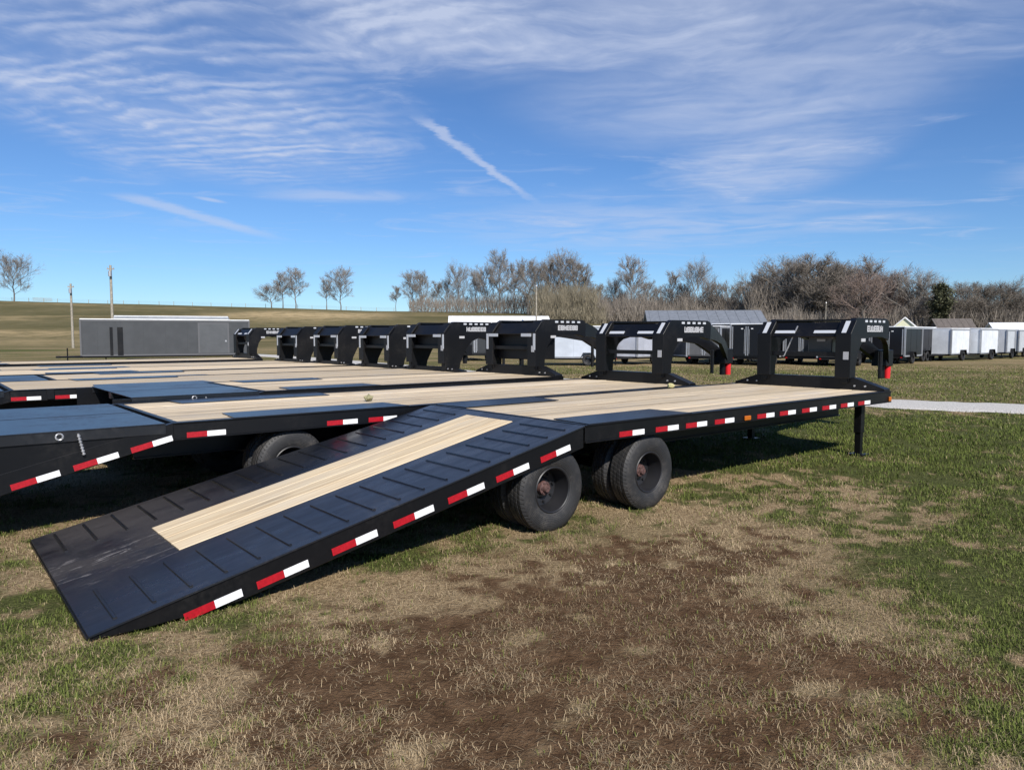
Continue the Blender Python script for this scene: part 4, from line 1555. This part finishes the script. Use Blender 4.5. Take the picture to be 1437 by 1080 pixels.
def thicket(name, label, spans, kind, n, wmul=1.0):
    """dense leafless understorey read as one mass: thin upright stems and twigs"""
    S = np.array(spans, float)[rng.integers(0, len(spans), n)]
    t = rng.random(n)
    px = S[:, 0] + (S[:, 1] - S[:, 0]) * t
    Y = S[:, 4] + (S[:, 5] - S[:, 4]) * rng.random(n)
    x = (px - 718.5) / FPX * Y
    z = hgt(x, Y)
    horizon = 540 - FPX * math.tan(PITCH)
    top = CAM_H + (horizon - (S[:, 2] + (S[:, 3] - S[:, 2]) * t)) / FPX * Y - z
    top = top * (.55 + .5 * vnoise(px * .11, Y * .1, 3))
    h = top * rng.random(n) ** .6
    h0 = np.where(rng.random(n) < .8, h * rng.uniform(.35, .8, n), 0)
    d = np.c_[rng.uniform(-.5, .5, n), rng.uniform(-.5, .5, n), np.ones(n)]
    d /= np.linalg.norm(d, axis=1)[:, None]
    p0 = np.c_[x, Y, z + h0]
    p1 = p0 + d * np.maximum(.6, (h - h0) * 1.1)[:, None]
    sd = np.cross(d, np.c_[rng.uniform(-1, 1, n), rng.uniform(-1, 1, n), np.zeros(n)])
    sd = sd / np.linalg.norm(sd, axis=1)[:, None] * (rng.uniform(.03, .085, n) * wmul)[:, None]
    V = np.stack([p0 - sd, p0 + sd, p1 + sd * .3, p1 - sd * .3], 1)
    me_ = bpy.data.meshes.new(name)
    me_.vertices.add(4 * n)
    me_.vertices.foreach_set('co', V.ravel())
    me_.loops.add(4 * n)
    me_.loops.foreach_set('vertex_index', np.arange(4 * n))
    me_.polygons.add(n)
    me_.polygons.foreach_set('loop_start', np.arange(0, 4 * n, 4))
    me_.polygons.foreach_set('loop_total', np.full(n, 4))
    me_.update()
    me_.materials.append(TWIG[kind])
    tag(link(name, me_), label, 'thicket', kind='stuff')


thicket('distant_wood', 'brown leafless wood behind the trailers at right', [(1050, 1180, 385, 378, 190, 225), (1180, 1300, 392, 408, 185, 215), (1300, 1450, 412, 412, 178, 210), (1050, 1450, 425, 425, 165, 190)], 'brown', 42000)
thicket('hill_wood', 'grey leafless brush below the hillside treeline', [(575, 760, 412, 405, 255, 290), (835, 1060, 404, 404, 215, 250), (835, 1060, 404, 404, 215, 250), (835, 1060, 415, 410, 205, 230)], 'brown', 24000)
thicket('olive_thicket', 'dense olive-brown thicket behind the white-roofed building', [(752, 836, 400, 392, 205, 235), (752, 836, 392, 400, 205, 235), (745, 850, 425, 425, 200, 225)], 'olive', 16000)


def evergreen(px, top, Y, label):
    x, y, z = ground_at(px, Y)
    h = at(px, top, Y).z - z
    root = empty('evergreen_tree', (x, y, z))
    tag(root, label, 'tree')
    MB().tube((0, 0, -.2), (0, 0, h * .92), .28, .06, 8).build('trunk', BARK, root)
    r = random.Random(5)
    v_, f_ = [], []
    for _ in range(4200):
        t = r.random()
        zz = h * (.30 + .70 * t)
        a_ = r.uniform(0, 2 * PI)
        rad = h * .36 * (1.02 - t) ** .5 * (.45 + t) * (.75 + .8 * mnoise.noise(Vector((math.cos(a_) * 1.6, math.sin(a_) * 1.6, t * 5))))
        rr = rad * math.sqrt(r.random())
        p_ = Vector((rr * math.cos(a_), rr * math.sin(a_), zz + r.uniform(-.3, .3)))
        d1 = Vector((r.uniform(-1, 1), r.uniform(-1, 1), r.uniform(-.4, .6))).normalized() * .38
        d2 = d1.cross(Vector((r.uniform(-1, 1), r.uniform(-1, 1), 1))).normalized() * .13
        k_ = len(v_)
        v_ += [tuple(p_ - d1), tuple(p_ + d2), tuple(p_ + d1), tuple(p_ - d2)]
        f_.append((k_, k_ + 1, k_ + 2, k_ + 3))
    me_ = bpy.data.meshes.new('crown')
    me_.from_pydata(v_, [], f_)
    me_.materials.append(NEEDLE)
    link('crown', me_, root)


evergreen(1318, 399, 164, 'dark evergreen tree standing among the bare trees at right')

# ------------------------------------------------------------------ grass
def footprint_clear(x, y):
    """keeps blades out of the lane"""
    d = np.full(x.shape, 1e9)
    for c0 in RC:
        d = np.minimum(d, np.hypot(x - c0.x, y - c0.y))
    return d > 1.42


def scatter(n, y0, y1, half=0.80, pad=.6):
    """random ground points, denser near the viewer, inside the part of the yard in view and a margin round it"""
    yy = y0 * (y1 / y0) ** rng.random(n)
    xx = (rng.random(n) * 2 - 1) * (half * yy + pad)
    return xx, yy


def blades(name, label, n, y0, y1, mode):
    x, y = scatter(n, y0, y1)
    s, gmk = masks(x, y)
    cl_ = fbm(x * 2.2, y * 2.2, 3, 51)
    if mode == 'green':
        keep = rng.random(n) < np.clip((gmk - .05) * 1.25, 0, 1) * sstep(cl_, .25, .55) * (1 - s * .3) + (.03 + .08 * sstep(cl_, .45, .65)) * (1 - s * .75)
    elif mode == 'dry':
        keep = rng.random(n) < (1 - s * .74) * np.clip(1 - gmk * 1.15, .05, 1) * (.18 + .82 * sstep(cl_ * .6 + fbm(x * 6.0, y * 6.0, 2, 52) * .4, .36, .60))
    else:
        keep = rng.random(n) < (.25 + .30 * s) * sstep(cl_ * .5 + fbm(x * 5.0, y * 5.0, 3, 53) * .5, .42, .60)
    keep &= footprint_clear(x, y)
    x, y, s, gmk = x[keep], y[keep], s[keep], gmk[keep]
    n = len(x)
    z = hgt(x, y) + near_relief(x, y)
    far = np.clip(y / 6, .8, 5.5)
    ang = rng.random(n) * 2 * np.pi
    tone = np.clip(fbm(x * 1.3, y * 1.3, 3, 61) + rng.normal(0, .16, n), 0, 1)[:, None]
    if mode == 'green':
        h = (.012 + .026 * rng.random(n) + .035 * rng.random(n) ** 6) * np.clip(far, .9, 1.6)
        lean = rng.uniform(.3, 1.8, n)
        wd = .0022 * far
        col = (1 - tone) * np.array([[.046, .072, .012]]) + tone * np.array([[.140, .172, .042]])
        mixo = (rng.random(n) ** 1.5 * np.clip(1.15 - gmk, .15, 1) * .9)[:, None]
        col = col * (1 - mixo) + mixo * np.array([[.20, .175, .062]])
    elif mode == 'dry':
        h = (.012 + .06 * rng.random(n) ** 1.6) * np.clip(far, .9, 1.6)
        lean = rng.uniform(.9, 4.5, n)
        wd = .0015 * far
        col = (1 - tone) * np.array([[.205, .145, .080]]) + tone * np.array([[.50, .39, .24]])
    else:
        h = (.02 + .12 * rng.random(n) ** 2) * np.clip(far, .9, 1.4)
        lean = rng.uniform(5.0, 20.0, n)
        wd = .0012 * far
        col = (1 - tone) * np.array([[.17, .115, .066]]) + tone * np.array([[.40, .315, .20]])
    # bend: base, middle, tip
    nl = 1 / np.sqrt(1 + lean ** 2)
    dx, dy = np.cos(ang), np.sin(ang)
    run, rise = h * lean * nl, h * nl
    px_, py_ = -dy * wd, dx * wd
    cur = rng.normal(0, .35, n)
    mx = x + dx * run * .5 - dy * cur * run * .3
    my = y + dy * run * .5 + dx * cur * run * .3
    mz = z + rise * .72 + .004
    tx, ty, tz = x + dx * run, y + dy * run, z + rise * (1.0 if mode == 'green' else .8) + .002
    V = np.empty((n, 5, 3))
    V[:, 0] = np.c_[x - px_, y - py_, z - .003]
    V[:, 1] = np.c_[x + px_, y + py_, z - .003]
    V[:, 2] = np.c_[mx + px_ * .8, my + py_ * .8, mz]
    V[:, 3] = np.c_[mx - px_ * .8, my - py_ * .8, mz]
    V[:, 4] = np.c_[tx, ty, tz]
    base = np.arange(n) * 5
    loops = np.c_[base, base + 1, base + 2, base + 3, base + 3, base + 2, base + 4].ravel()
    me_ = bpy.data.meshes.new(name)
    me_.vertices.add(n * 5)
    me_.vertices.foreach_set('co', V.ravel())
    me_.loops.add(len(loops))
    me_.loops.foreach_set('vertex_index', loops)
    st = np.empty(2 * n, int); st[0::2] = np.arange(n) * 7; st[1::2] = np.arange(n) * 7 + 4
    tt = np.empty(2 * n, int); tt[0::2] = 4; tt[1::2] = 3
    me_.polygons.add(2 * n)
    me_.polygons.foreach_set('loop_start', st)
    me_.polygons.foreach_set('loop_total', tt)
    me_.update()
    ca = me_.color_attributes.new('tint', 'FLOAT_COLOR', 'POINT')
    cc = np.ones((n, 5, 4))
    cc[:, :, :3] = col[:, None, :]
    ca.data.foreach_set('color', cc.ravel().astype(np.float32))
    mt, q_, p_ = new_mat(name + '_blades')
    q_.set(p_.inputs['Base Color'], q_.n('ShaderNodeAttribute', attribute_name='tint').outputs['Color'])
    p_.inputs['Roughness'].default_value = .75
    p_.inputs['Specular IOR Level'].default_value = .08
    me_.materials.append(mt)
    o = link(name, me_)
    tag(o, label, 'grass', kind='stuff')


blades('green_grass', 'short green grass growing in patches round the trailers', 520000, 2.4, 42, 'green')
blades('dry_grass', 'tan winter grass covering the yard', 580000, 2.4, 42, 'dry')
blades('straw', 'loose dead straw lying over the bare soil', 150000, 2.4, 9, 'straw')

print('tris', sum(len(o.data.polygons) for o in bpy.data.objects if o.type == 'MESH'))
